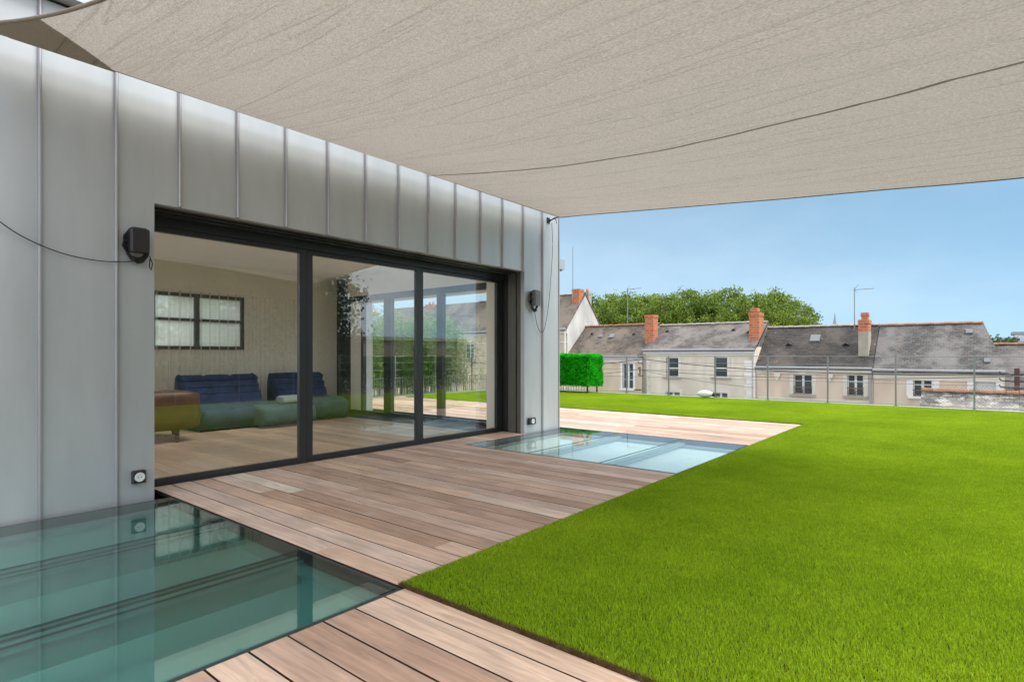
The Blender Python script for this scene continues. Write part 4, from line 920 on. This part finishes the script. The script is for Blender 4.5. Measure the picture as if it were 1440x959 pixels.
def roof_bit(par, u, v, ze, zr, kind, w_=.3, X0=D):
    X, y, z = vent(par, u, v, X0, ze, zr); sl = (zr - ze) / RD; nx, nz_ = -sl, 1.0; L_ = math.hypot(nx, nz_); nx /= L_; nz_ /= L_
    ux, uz = nz_, -nx
    def P(a, b, c): return (X + ux * a + nx * c, y + b, z + uz * a + nz_ * c)
    m_ = MB()
    if kind == 'rooflight':
        h_ = w_ * 1.1; pts_ = [P(-h_ / 2, -w_ / 2, .0), P(-h_ / 2, w_ / 2, .0), P(h_ / 2, w_ / 2, .0), P(h_ / 2, -w_ / 2, .0), P(-h_ / 2, -w_ / 2, .10), P(-h_ / 2, w_ / 2, .10), P(h_ / 2, w_ / 2, .10), P(h_ / 2, -w_ / 2, .10)]
        b = len(m_.v); m_.v += pts_; m_.f += [tuple(b + i for i in q) for q in ((0, 3, 2, 1), (4, 5, 6, 7), (0, 1, 5, 4), (1, 2, 6, 5), (2, 3, 7, 6), (3, 0, 4, 7))]; m_.build('rooflight', 'velux', par)
    else:
        pts_ = [P(-.12, -w_ / 2, .02), P(-.12, w_ / 2, .02), P(-.12, 0, .16), P(.22, 0, .03)]; b = len(m_.v); m_.v += pts_; m_.f += [(b, b + 1, b + 2), (b, b + 2, b + 3), (b + 1, b + 3, b + 2), (b, b + 3, b + 1)]; m_.build('roof_vent', 'black_rubber', par)

# A: tall house with the white gable
A = thing('gabled_house', 'tall slate-roofed house with a bare white gable wall beside the zinc corner', 'house', 'old houses across the street')
yA = Yof(797.5); zeA = Zof(797.5, 458); zrA = Zof(822, 412.5, D + RD)
opA = [(yA + 2.2 + 4.0 * i, yA + 3.3 + 4.0 * i, z, z + 1.5) for i in range(6) for z in (-4.0, .7)]
walls(yA, yA + 26, zeA, zrA, D, 5.4, 'render_beige', A, opA, gable_mt='render_white')
MB().box(D + .0, D + 5.4, yA - .03, yA, -5.19, zeA).build('gable_render', 'render_white', A)
gable_roof(yA - .06, yA + 26, zeA, zrA, D, 5.4, 'slate_brown', A)
MB().box(D - .10, D + .0, yA - .03, yA + 26, zeA - .62, zeA - .25).build('cornice', 'limestone', A)
MB().box(D - .06, D - .002, yA - .03, yA + 26, zeA - 1.35, zeA - 1.25).build('string_course', 'limestone', A)
MB().tube([(D - .12, yA + .12, zeA - .3), (D - .12, yA + .12, -5)], .06, 8).build('downpipe', 'white_paint', A)
MB().tube([(D - .32, yA - .06, zeA - .28), (D - .32, yA + 26, zeA - .28)], .08, 8).build('gutter', 'zinc_gutter', A)
for o in opA: window(A, o)
chimney(A, D + RD - .5, yA + .05, yA + .75, zrA - 1.2, Zof(812, 407, D + RD - .5), dx=.7, pots=0)
chimney(A, D + RD + .9, yA + .08, yA + .60, zrA - 1.6, Zof(826, 411, D + RD + .9), dx=.5, pots=1, mt='old_mortar')
for u_, v_ in ((530, 440), (612, 428)): yy = Yof(u_, D + RD); chimney(A, D + RD, yy, yy + 1.1, zrA - .6, Zof(u_, v_, D + RD), dx=.7, pots=2)
ridge(A, yA, yA + 12, zrA, mt='old_mortar', n=20)
base_at(A, (D, yA + 13, -5.19))

# B: low beige house
B = thing('beige_house', 'low beige house behind the neon hedge with a brown slate roof and orange ridge', 'house', 'old houses across the street')
yB0, yB1 = Yof(905.5), yA - .04; zeB = Zof(850, 497); zrB = Zof(860, 458, D + RD)
oB = rect(875.5, 511, 890.5, 546.5)
walls(yB0, yB1, zeB, zrB, D, 5.4, 'render_beige', B, [oB])
gable_roof(yB0 + .01, yB1 - .02, zeB, zrB, D, 5.4, 'slate_brown', B)
MB().box(D - .20, D, yB0, yB1, zeB - .42, zeB - .20).build('cornice', 'white_paint', B); MB().box(D - .08, D, yB0, yB1, zeB - .72, zeB - .44).build('frieze', 'limestone', B)
MB().tube([(D - .30, yB0, zeB - .24), (D - .30, yB1, zeB - .24)], .075, 8).build('gutter', 'zinc_gutter', B)
window(B, oB, sur='white_paint')
ridge(B, yB0, yB1, zrB)
for u, v, k in ((833, 469, 'vent'), (892, 469.5, 'vent')): roof_bit(B, u, v, zeB, zrB, k)
roof_bit(B, 845, 473, zeB, zrB, 'rooflight', .32); roof_bit(B, 861, 473, zeB, zrB, 'rooflight', .42)
base_at(B, (D, (yB0 + yB1) / 2, -5.19))

# C: cream house
Cc = thing('cream_house', 'cream rendered house with two tall windows and grey slate roof between brick chimneys', 'house', 'old houses across the street')
yC0, yC1 = Yof(1063), yB0 - .02; zeC = Zof(980, 488.5); zrC = Zof(985, 456, D + RD)
oC = [rect(936.7, 502.7, 954, 530), rect(1004.4, 502.2, 1022.7, 530.5)]
oC2 = [rect(936, 551, 956, 585), rect(1003, 552, 1023, 588)]
walls(yC0, yC1, zeC, zrC, D, 5.4, 'render_cream', Cc, oC + oC2, gable_mt='slate_grey')
gable_roof(yC0, yC1, zeC, zrC, D, 5.4, 'slate_grey', Cc)
MB().box(D - .26, D, yC0, yC1, zeC - .22, zeC - .10).build('cornice', 'white_paint', Cc); MB().box(D - .16, D, yC0, yC1, zeC - .42, zeC - .224).build('cornice', 'white_paint', Cc); MB().box(D - .06, D, yC0, yC1, zeC - .58, zeC - .424).build('frieze', 'limestone', Cc)
MB().tube([(D - .33, yC0, zeC - .17), (D - .33, yC1, zeC - .17)], .075, 8).build('gutter', 'zinc_gutter', Cc)
for o in oC: window(Cc, o, style='sash', sur='limestone', sillw=.2)
for o in oC2: window(Cc, o, style='casement', sur='limestone', sillw=.2)
qy0, qy1 = Yof(1057.5), Yof(1047); z = zeC - .86; i = 0
while z > -5.1:
    MB().box(D - .05, D - .002, qy0 + .0, qy1 - (.12 if i % 2 else 0), z - .36, z - .02).build('quoin', 'white_paint', Cc); z -= .38; i += 1
z = zeC - .86; i = 0
while z > -5.1: MB().box(D - .05, D - .002, yC1 - .5 + (.12 if i % 2 else 0), yC1 - .02, z - .36, z - .02).build('quoin', 'limestone', Cc); z -= .38; i += 1
MB().tube([(D - .10, yC0 + .06, zeC - .2), (D - .10, yC0 + .06, -5)], .06, 8).build('downpipe', 'white_paint', Cc)
chimney(Cc, D + 1.1, Yof(922, D + 1.1), Yof(910, D + 1.1), zeC + .3, Zof(916, 443, D + 1.1), dx=.75, pots=0)
chimney(Cc, D + 1.2, Yof(1070.5, D + 1.2), Yof(1056.5, D + 1.2), zeC + .3, Zof(1063, 440, D + 1.2), dx=1.0, pots=0)
chimney(Cc, D + 1.2, Yof(1066, D + 1.2), Yof(1057.5, D + 1.2), Zof(1063, 440, D + 1.2) - .02, Zof(1063, 433.5, D + 1.2), dx=.5, pots=0)
ridge(Cc, yC0, yC1, zrC, mt='old_mortar', n=22)
for u, v in ((939, 466), (1032, 464), (1053, 467)): roof_bit(Cc, u, v, zeC, zrC, 'vent')
base_at(Cc, (D, (yC0 + yC1) / 2, -5.19))

# D: dark-roofed house with two guarded windows
Dh = thing('dark_roofed_house', 'pinkish house with a dark lichen-spotted slate roof and two windows with iron guards', 'house', 'old houses across the street')
yD0, yD1 = Yof(1227.5), yC0 - .02; zeD = Zof(1150, 512); zrD = Zof(1150, 459, D + RD)
oD = [rect(1116, 526.8, 1142, 554.5), rect(1191.5, 526.9, 1214.4, 556.7)]
walls(yD0, yD1, zeD, zrD, D, 5.4, 'render_pink', Dh, oD)
gable_roof(yD0, yD1, zeD, zrD, D, 5.4, 'slate_dark', Dh)
MB().box(D - .24, D, yD0 + .05, yD1 - .05, zeD - .46, zeD - .16).build('cornice', 'limestone', Dh); MB().box(D - .12, D, yD0 + .05, yD1 - .05, zeD - .60, zeD - .464).build('cornice', 'limestone', Dh)
MB().box(D - .035, D - .001, yD0 + .02, yD1 - .02, zeD - .64, zeD - .604).build('frieze', 'limestone', Dh)
MB().tube([(D - .33, yD0, zeD - .22), (D - .33, yD1, zeD - .22)], .07, 8).build('gutter', 'zinc_gutter', Dh)
for o in oD:
    window(Dh, o, sur='limestone', sillw=.22); guard(Dh, o)
    MB().box(D - .20, D - .12, (o[0] + o[1]) / 2 - .22, (o[0] + o[1]) / 2 + .22, zeD - .60, zeD - .461).build('keystone', 'limestone', Dh)
for u in (1093.5, 1167.5):
    y = Yof(u); z = Zof(u, 529); MB().prism([(y - .2, z + .22), (y - .14, z - .05), (y, z - .26), (y + .14, z - .05), (y + .2, z + .22)], 'x', D - .17, D - .002).build('corbel', 'limestone', Dh)
zz = Zof(1128, 560); MB().box(D - .05, D - .001, yD0 + .1, yD1 - .1, zz - .14, zz).build('string_course', 'limestone', Dh)
chimney(Dh, D + 1.0, Yof(1223, D + 1.0), Yof(1209, D + 1.0), zeD + .5, Zof(1216, 450, D + 1.0), dx=1.1, pots=0, lower=Zof(1216, 467, D + 1.0))
chimney(Dh, D + 1.0, Yof(1221, D + 1.0), Yof(1212, D + 1.0), Zof(1216, 450, D + 1.0) - .02, Zof(1216, 440, D + 1.0), dx=.5, pots=0)
ridge(Dh, yD0, yD1, zrD, mt='old_mortar', n=20)
roof_bit(Dh, 1146.5, 476.5, zeD, zrD, 'rooflight', .55)
for u, v in ((1110, 484), (1190, 484)): roof_bit(Dh, u, v, zeD, zrD, 'vent', .45)
MB().tube([(D - .14, yD0 + .1, zeD - .5), (D - .14, yD0 + .1, -5)], .07, 8).build('downpipe', 'zinc_gutter', Dh)
base_at(Dh, (D, (yD0 + yD1) / 2, -5.19))

# E: hipped house on the right
Eh = thing('hipped_house', 'pink rendered house with a grey hipped roof, orange ridge and one closed white shutter', 'house', 'old houses across the street')
yE0, yE1 = Yof(1413), yD0 - .02; zeE = Zof(1320, 516); zrE = Zof(1320, 455.5, D + RD)
oE = [rect(1284, 534, 1311, 557.5), rect(1370.5, 530, 1400, 552)]
walls(yE0, yE1, zeE, zrE, D, 5.4, 'render_pink', Eh, oE, hip=(1, 0))
gable_roof(yE0 - .12, yE1, zeE, zrE, D, 5.4, 'slate_blue', Eh, hip0=.95)
MB().box(D - .22, D, yE0, yE1, zeE - .30, zeE - .16).build('cornice', 'limestone', Eh); MB().box(D - .08, D, yE0, yE1, zeE - .74, zeE - .304).build('frieze', 'limestone', Eh)
MB().tube([(D - .33, yE0, zeE - .2), (D - .33, yE1, zeE - .2)], .07, 8).build('gutter', 'zinc_gutter', Eh)
window(Eh, oE[0], sur='white_paint', sillw=.3); guard(Eh, oE[0]); window(Eh, oE[1], style='shutter', sur='white_paint', sillw=.3)
ridge(Eh, yE0 + .83, yE1, zrE)
roof_bit(Eh, 1363, 467, zeE, zrE, 'rooflight', .30); roof_bit(Eh, 1388, 508, zeE, zrE, 'rooflight', .25)
base_at(Eh, (D, (yE0 + yE1) / 2, -5.19))

# F: lower grey roof at the right edge, further back
Fh = thing('far_roof_house', 'grey slate house with an orange ridge at the right edge, lower than its neighbour', 'house', 'old houses across the street')
XF = D + 2.2; zrF = Zof(1420, 484, XF + RD); zeF = zrF - 2.3
walls(yE0 - 14, yE0 - .05, zeF, zrF, XF, 5.4, 'render_beige', Fh, [(yE0 - 3.6, yE0 - 2.4, -2.6, -1.2)])
window(Fh, (yE0 - 3.6, yE0 - 2.4, -2.6, -1.2), X=XF)
gable_roof(yE0 - 14, yE0 + 1.6, zeF, zrF, XF, 5.4, 'slate_blue', Fh); ridge(Fh, yE0 - 10, yE0 + 1.4, zrF, X=XF + RD)
base_at(Fh, (XF, yE0 - 7, -5.19))

# G: low whitish slate roof just beyond the fence
Gh = thing('outbuilding', 'low outbuilding beyond the fence with a whitish weathered slate roof and clay ridge', 'outbuilding')
XG = 24.0; GD = 5.0; zrG = Zof(1300, 549, XG + GD / 2); zeG = zrG - 1.75; yG1 = Yof(1296, XG + GD / 2)
MB().box(XG, XG + GD, yG1 - 11, yG1 - .02, -5.19, zeG).build('wall', 'render_beige', Gh)
gable_roof(yG1 - 11, yG1, zeG, zrG, XG, GD, 'slate_white', Gh, ov_=.2)
MB().prism([(XG, zeG), (XG + GD, zeG), (XG + GD / 2, zrG - .05)], 'y', yG1 - .3, yG1 - .05).build('gable', 'old_mortar', Gh)
ridge(Gh, yG1 - 9, yG1 + .02, zrG, X=XG + GD / 2, n=26)
base_at(Gh, (XG + 2, yG1 - 5, -5.19))

# masts, antennas, poles, wires
def antenna(X, u, v0, v1, boom, label):
    y = Yof(u, X); z0, z1 = Zof(u, v1, X), Zof(u, v0, X); t = thing('antenna', label, 'antenna', 'antennas on the old roofs')
    MB().tube([(X, y, z0), (X, y, z1)], .03, 6).build('mast', 'galvanised', t)
    if boom:
        MB().tube([(X, y + .05, z1 - .12), (X, y - boom, z1 - .10)], .018, 5).build('boom', 'galvanised', t)
        e = MB(); k = 0
        while k < boom: e.tube([(X - .16, y - k, z1 - .10), (X + .16, y - k, z1 - .10)], .008, 4); k += .14
        e.build('elements', 'galvanised', t)
        MB().tube([(X, y + .02, z1 - .12), (X, y - .2, z1 + .18)], .012, 4).tube([(X, y + .02, z1 - .12), (X, y - .2, z1 - .34)], .012, 4).build('reflector', 'galvanised', t)
    base_at(t, (X, y, z0))
antenna(D + 1.4, 805.5, 348, 418, 0, 'plain thin mast rising beside the white-gabled house chimney')
antenna(D + RD + .1, 882.5, 405, 458, 1.2, 'television antenna on the ridge in front of the trees')
antenna(D + 1.7, 1201.5, 405, 462, 1.0, 'television antenna beside the brick and mortar chimney')
pl = thing('utility_pole', 'weathered wooden utility pole with insulators between beige and cream houses', 'utility pole')
XP = 35.5; yP = Yof(906, XP); zP = Zof(906, 497, XP)
MB().tube([(XP, yP, -5.19), (XP, yP, zP)], [.19, .14], 10).build('shaft', 'pole_wood', pl, smooth=True)
for k in range(4):
    z = zP - .25 - .42 * k; MB().tube([(XP - .15, yP, z), (XP - .25, yP + .32, z), (XP - .25, yP + .32, z + .14)], [.03, .03, .05], 6).build('insulator', 'black_plastic', pl)
MB().box(XP - .3, XP - .12, yP + .15, yP + .6, zP - 2.5, zP - 2.42).box(XP - .20, XP - .14, yP + .2, yP + .27, zP - 1.5, zP - .9).build('bracket', 'rusty_iron', pl); base_at(pl, (XP, yP, -5.19))
ip = thing('iron_post', 'rust-brown iron wire bracket post at the right end of the houses', 'post')
XI = 34.0; yI = Yof(1430, XI); zI = Zof(1430, 518, XI)
MB().box(XI - .09, XI + .09, yI - .09, yI + .09, -5.19, zI).build('shaft', 'rusty_iron', ip)
for k in range(3): z = zI - .3 - .3 * k; MB().tube([(XI, yI, z), (XI - .1, yI + .55, z + .05), (XI - .1, yI + .6, z + .16)], .03, 5).tube([(XI, yI, z), (XI - .1, yI - .5, z + .05)], .03, 5).build('arm', 'black_plastic', ip)
base_at(ip, (XI, yI, -5.19))
def wire(a, b, sag, r, label):
    a = Vector(a); b = Vector(b); MB().tube([tuple(a.lerp(b, k / 24) - Vector((0, 0, sag * 4 * (k / 24) * (1 - k / 24)))) for k in range(25)], r, 4).build('overhead_wire', 'black_rubber', label=label, cat='wire', group='overhead wires in front of the old houses')
wire((XP - .25, yP, Zof(906, 505, XP)), (XI, yI, Zof(1430, 526.5, XI)), .35, .022, 'thick black overhead wire, topmost from the wooden pole to the iron post')
wire((XP - .25, yP, Zof(906, 520, XP)), (XI, yI, Zof(1430, 529, XI)), .3, .014, 'thin overhead wire below the thick one, from wooden pole to iron post')
wire((XP - .25, yP, Zof(906, 521, XP)), (D - .1, Yof(1062), Zof(1062, 545)), .1, .012, 'thin wire slanting down across the cream house front')
wire((XP - .25, yP, Zof(906, 505, XP)), (XP - 1, yP + 16, Zof(906, 505, XP) - .2), .5, .022, 'thick overhead wire from the wooden pole to behind the neon hedge')
wire((XP - .25, yP, Zof(906, 519, XP)), (XP - 1, yP + 16, Zof(906, 519, XP) - 1), .3, .013, 'thin lower wire from the wooden pole to behind the neon hedge')

# far things
sp_ = thing('church_spire', 'slender grey church spire rising far behind the dark slate roof', 'spire')
XS_ = 220; yS = Yof(1174, XS_); z1 = Zof(1174, 440, XS_); z0 = Zof(1174, 470, XS_)
MB().tube([(XS_, yS, -5), (XS_, yS, z0), (XS_, yS, z0 + .1), (XS_, yS, z1)], [1.5, 1.5, 1.1, .05], 8).build('steeple', 'far_stone', sp_)
for k in range(4): a = k * 1.5708 + .78; MB().tube([(XS_ + 1.2 * math.cos(a), yS + 1.2 * math.sin(a), z0), (XS_ + 1.2 * math.cos(a), yS + 1.2 * math.sin(a), z0 + 2.5)], [.35, .03], 6).build('pinnacle', 'far_stone', sp_)
base_at(sp_, (XS_, yS, -5))
fb = thing('far_block', 'pale flat-roofed block on the skyline at the right edge', 'building')
XB = 230; y1_ = Yof(1427, XB); zb1 = Zof(1435, 466.5, XB)
MB().box(XB, XB + 12, y1_ - 30, y1_, -5, zb1 - .8).build('wall', 'white_paint', fb); MB().box(XB - .5, XB + 12, y1_ - 30, y1_ + .6, zb1 - .8, zb1).build('roof', 'far_stone', fb)
for k in range(10):
    for q in range(2): MB().box(XB - .15, XB - .01, y1_ - 2.4 - 2.8 * k, y1_ - .8 - 2.8 * k, zb1 - 3.2 - 3.2 * q, zb1 - 1.6 - 3.2 * q).build('window', 'dark_glass', fb)
base_at(fb, (XB, y1_ - 15, -5))
fw_ = thing('far_warehouse', 'long low pale grey roof on the horizon left of the far block', 'building')
XW = 150; MB().box(XW, XW + 20, Yof(1446, XW), Yof(1412, XW), -5, Zof(1430, 481, XW)).build('wall', 'far_stone', fw_)
gable_roof(Yof(1446, XW), Yof(1412, XW), Zof(1430, 481, XW), Zof(1430, 474, XW + 10), XW, 20, 'velux', fw_); base_at(fw_, (XW, -10, -5))

# ------------------------------------------------------------------ trees
def crown_mesh(name, rx, ry, rz, n_clump, n_leaf, size, seed, mt, shell=.55):
    r = random.Random(seed); v = []; f = []
    for c in range(n_clump):
        while True:
            p = Vector((r.uniform(-1, 1), r.uniform(-1, 1), r.uniform(-1, 1)))
            if shell < p.length < 1: break
        k = 1 + .22 * noise.noise(p * 2.2 + Vector((seed, 0, 0)))
        cx_, cy_, cz_ = p.x * rx * k, p.y * ry * k, p.z * rz * k; cs = r.uniform(.10, .19) * min(rx, rz) * 1.15
        for _ in range(n_leaf):
            d = Vector((r.gauss(0, 1), r.gauss(0, 1), r.gauss(0, .75))) * cs * .55
            q = Vector((cx_, cy_, cz_)) + d
            n1 = Vector((r.gauss(0, 1), r.gauss(0, 1), r.gauss(.5, 1))).normalized(); a = n1.cross(Vector((r.gauss(0, 1), r.gauss(0, 1), r.gauss(0, 1)))).normalized(); b = n1.cross(a)
            s = size * r.uniform(.6, 1.25); i = len(v)
            v += [tuple(q - a * s * .5), tuple(q + b * s * .32), tuple(q + a * s * .5), tuple(q - b * s * .32)]; f.append((i, i + 1, i + 2, i + 3))
    me = bpy.data.meshes.new(name); me.from_pydata(v, [], f); me.materials.append(M[mt]); return me
def trunk_mb(h, r0, spread, seed, nb=7):
    r = random.Random(seed); m_ = MB(); m_.tube([(0, 0, 0), (r.uniform(-.1, .1), r.uniform(-.1, .1), h * .5), (r.uniform(-.2, .2), r.uniform(-.2, .2), h)], [r0, r0 * .75, r0 * .35], 9)
    for k in range(nb):
        a = r.uniform(0, 6.28); z = h * r.uniform(.45, .95); l = spread * r.uniform(.5, .9)
        m_.tube([(0, 0, z), (math.cos(a) * l * .5, math.sin(a) * l * .5, z + l * .35), (math.cos(a) * l, math.sin(a) * l, z + l * .8)], [r0 * .4, r0 * .25, r0 * .08], 6)
    return m_
def tree(loc, h_total, crown, me_c, me_t, label, group, name='plane_tree', rz=0.0, sc_=1.0):
    t = thing(name, label, 'tree', group)
    c = link_copy(me_c, 'crown', t, (0, 0, crown)); k = link_copy(me_t, 'trunk', t, (0, 0, 0))
    t.location = loc; t.rotation_euler[2] = rz; t.scale = (sc_,) * 3; return t
cm = [crown_mesh('crown', 4.1, 4.1, 4.9, 200, 80, .30, 21 + i, 'plane_leaves') for i in range(3)]
tm = trunk_mb(9, .35, 4.2, 3).mesh('trunk', 'bark', True)
spots = [(70, 838, 418), (68, 868, 414), (74, 899, 411), (69, 930, 416), (76, 958, 408), (70, 992, 414), (75, 1022, 407.5), (68, 1056, 415), (74, 1086, 409), (69, 1114, 428)]
tl = ['behind the white gable', 'behind the left television antenna', 'just left of the leftmost free-standing brick chimney', 'right of the leftmost free-standing brick chimney', 'above the left part of the cream house', 'above the middle of the cream house', 'left of the tall double chimney', 'directly behind the tall double chimney', 'right of the tall double chimney', 'last and lowest at the right end of the row']
for i, ((X, u, v), l) in enumerate(zip(spots, tl)):
    z1 = Zof(u, v, X); y = Yof(u, X); s = (z1 + 5.19) / 14.6
    tree((X, y, -5.19), 14, 9.6, cm[i % 3], tm, 'sunlit green plane tree ' + l, 'row of plane trees behind the houses', rz=i * 1.3, sc_=s)
fm_ = crown_mesh('crown', 4.3, 4.3, 4.0, 110, 24, .7, 50, 'far_leaves')
for i, (X, u, v) in enumerate(((120, 1398, 477), (125, 1409, 476), (128, 1420, 474.5))):
    z1 = Zof(u, v, X); tree((X, Yof(u, X), -5.19), 9, 7.0, fm_, tm, 'small hazy tree on the horizon, ' + ('leftmost', 'middle', 'rightmost')[i] + ' of the three right of the hipped roof', 'small trees on the horizon', name='distant_tree', sc_=(z1 + 5.19) / 11)
# bamboo behind the side fence
def bamboo_mesh(seed):
    r = random.Random(seed); v = []; f = []
    for c in range(58):
        x0, y0 = r.gauss(0, .30), r.gauss(0, .2); lx, ly = r.gauss(0, .22), r.gauss(0, .16); H = r.uniform(1.5, 2.2)
        for _ in range(95):
            t = r.uniform(.12, 1); q = Vector((x0 + lx * t * t + r.gauss(0, .09), y0 + ly * t * t + r.gauss(0, .09), H * t))
            d = Vector((r.gauss(0, 1), r.gauss(0, 1), r.gauss(-.3, .6))).normalized(); s = d.cross(Vector((r.gauss(0, 1), r.gauss(0, 1), 1))).normalized(); l = r.uniform(.07, .14); w2 = .009; i = len(v)
            v += [tuple(q - s * w2 * .4), tuple(q + d * l * .4 - s * w2), tuple(q + d * l), tuple(q + d * l * .4 + s * w2)]; f.append((i, i + 1, i + 2, i + 3))
    me = bpy.data.meshes.new('foliage'); me.from_pydata(v, [], f); me.materials.append(M['bamboo_leaves']); return me
def cane_mesh(seed):
    r = random.Random(seed); m_ = MB()
    for c in range(20): x0, y0 = r.gauss(0, .25), r.gauss(0, .15); m_.tube([(x0, y0, -.3), (x0 + r.gauss(0, .05), y0, .9), (x0 + r.gauss(0, .18), y0 + r.gauss(0, .1), 1.9)], [.011, .009, .004], 5)
    return m_.mesh('canes', 'bamboo_leaves', True)
bmz = [bamboo_mesh(60 + i) for i in range(3)]; cmz = [cane_mesh(70 + i) for i in range(3)]
bl = ['at the left end', 'second from the left end', 'third from the left end', 'fourth from the left end', 'left of the middle', 'right of the middle', 'fourth from the right end', 'third from the right end', 'second from the right end', 'at the right end']
for i in range(10):
    t = thing('bamboo_clump', 'green bamboo clump behind the side fence, ' + bl[i] + ' of its row', 'bamboo', 'bamboo row behind the side fence')
    link_copy(bmz[i % 3], 'foliage', t); link_copy(cmz[i % 3], 'canes', t); t.location = (6.9 + .48 * i, 11.45 + .1 * math.sin(i * 2.1), 0.0); t.rotation_euler[2] = i * 2.4; t.scale = (1.1, 1.1, .96 + .07 * math.sin(i * 1.9))
MB().box(5.9, 12.2, 11.10, 12.0, -5.19, -.02).build('planting_bed', 'concrete', kind='structure')
def hedge_mesh(seed, L_=2.0):
    r = random.Random(seed); v = []; f = []
    for _ in range(5200):
        q = Vector((r.uniform(-L_ / 2, L_ / 2), r.gauss(0, .22), 0)); q.z = .95 - abs(r.gauss(0, .5)) + .10 * noise.noise(Vector((q.x * 2, seed, 0)))
        n1 = Vector((r.gauss(0, 1), r.gauss(0, 1), r.gauss(.4, 1))).normalized(); a = n1.cross(Vector((r.gauss(0, 1), r.gauss(0, 1), .3))).normalized(); b = n1.cross(a); z_ = r.uniform(.05, .09); i = len(v)
        v += [tuple(q - a * z_ * .6), tuple(q + b * z_ * .35), tuple(q + a * z_ * .6), tuple(q - b * z_ * .35)]; f.append((i, i + 1, i + 2, i + 3))
    me = bpy.data.meshes.new('foliage'); me.from_pydata(v, [], f); me.materials.append(M['dark_leaves']); return me
MB().box(1, FX, FYN - 1.6, FYN - .2, -5.19, -.3).build('planting_bed', 'concrete', kind='structure')
hm = [hedge_mesh(91), hedge_mesh(92)]
for i in range(6):  # unseen bushes, added so the door glass mirrors something dark
    t = thing('added_laurel_bush', 'dark laurel bush added behind the open-side fence, ' + ('nearest the camera', 'second', 'third', 'fourth', 'fifth', 'farthest')[i] + ' along it', 'bush', 'laurel bushes added behind the open-side fence')
    link_copy(hm[i % 2], 'foliage', t); t.location = (2.0 + 1.95 * i, FYN - .85, 0)
t = thing('garden_bush', 'green bush outside the frosted right half of the back window', 'bush'); link_copy(crown_mesh('foliage', 1.0, .7, 1.2, 90, 40, .16, 97, 'bamboo_leaves', .2), 'foliage', t, (0, 0, 0)); t.location = (4.4, 10.3, 1.0)
nb = thing('neighbour_house', 'long low rendered house beyond the open side of the lawn, mirrored in the window', 'house')
MB().box(6, 60, -26, -18, -5.19, 1.9).build('wall', 'render_beige', nb)
MB().prism([(-17.6, 1.9), (-26.4, 1.9), (-22, 2.3)], 'x', 5.8, 60.2).build('roof', 'slate_grey', nb)
for k in range(9): f_ = MB().box(9 + 5 * k, 10.2 + 5 * k, -18.03, -17.95, .2, 1.7).build('window', 'dark_glass', nb)
base_at(nb, (33, -22, -5.19))
# trees on the open side of the terrace, mirrored in the glass
dm = [crown_mesh('crown', 3.4, 3.4, 4.2, 420, 110, .17, 81 + i, 'dark_leaves', .2) for i in range(2)]
for i, (X, Y, s, l) in enumerate(((3.6, -14.5, 1.1, 'dark leafy tree beyond the open side of the lawn, mirrored at the left door frame'), (6.8, -13.5, 1.15, 'dark leafy tree beyond the lawn, mirrored over the brown sofa'), (9.8, -14.2, 1.12, 'dark leafy tree beyond the lawn, mirrored over the navy sofa'), (12.4, -13.4, .98, 'dark leafy tree beyond the lawn, mirrored over the left edge of the middle pane'), (-1.5, -15, 1.1, 'dark leafy tree behind the camera'))):
    tree((X, Y, -5.19), 12, 7.4, dm[i % 2], tm, l, 'trees on the open side of the terrace', name='garden_tree', rz=i, sc_=s)
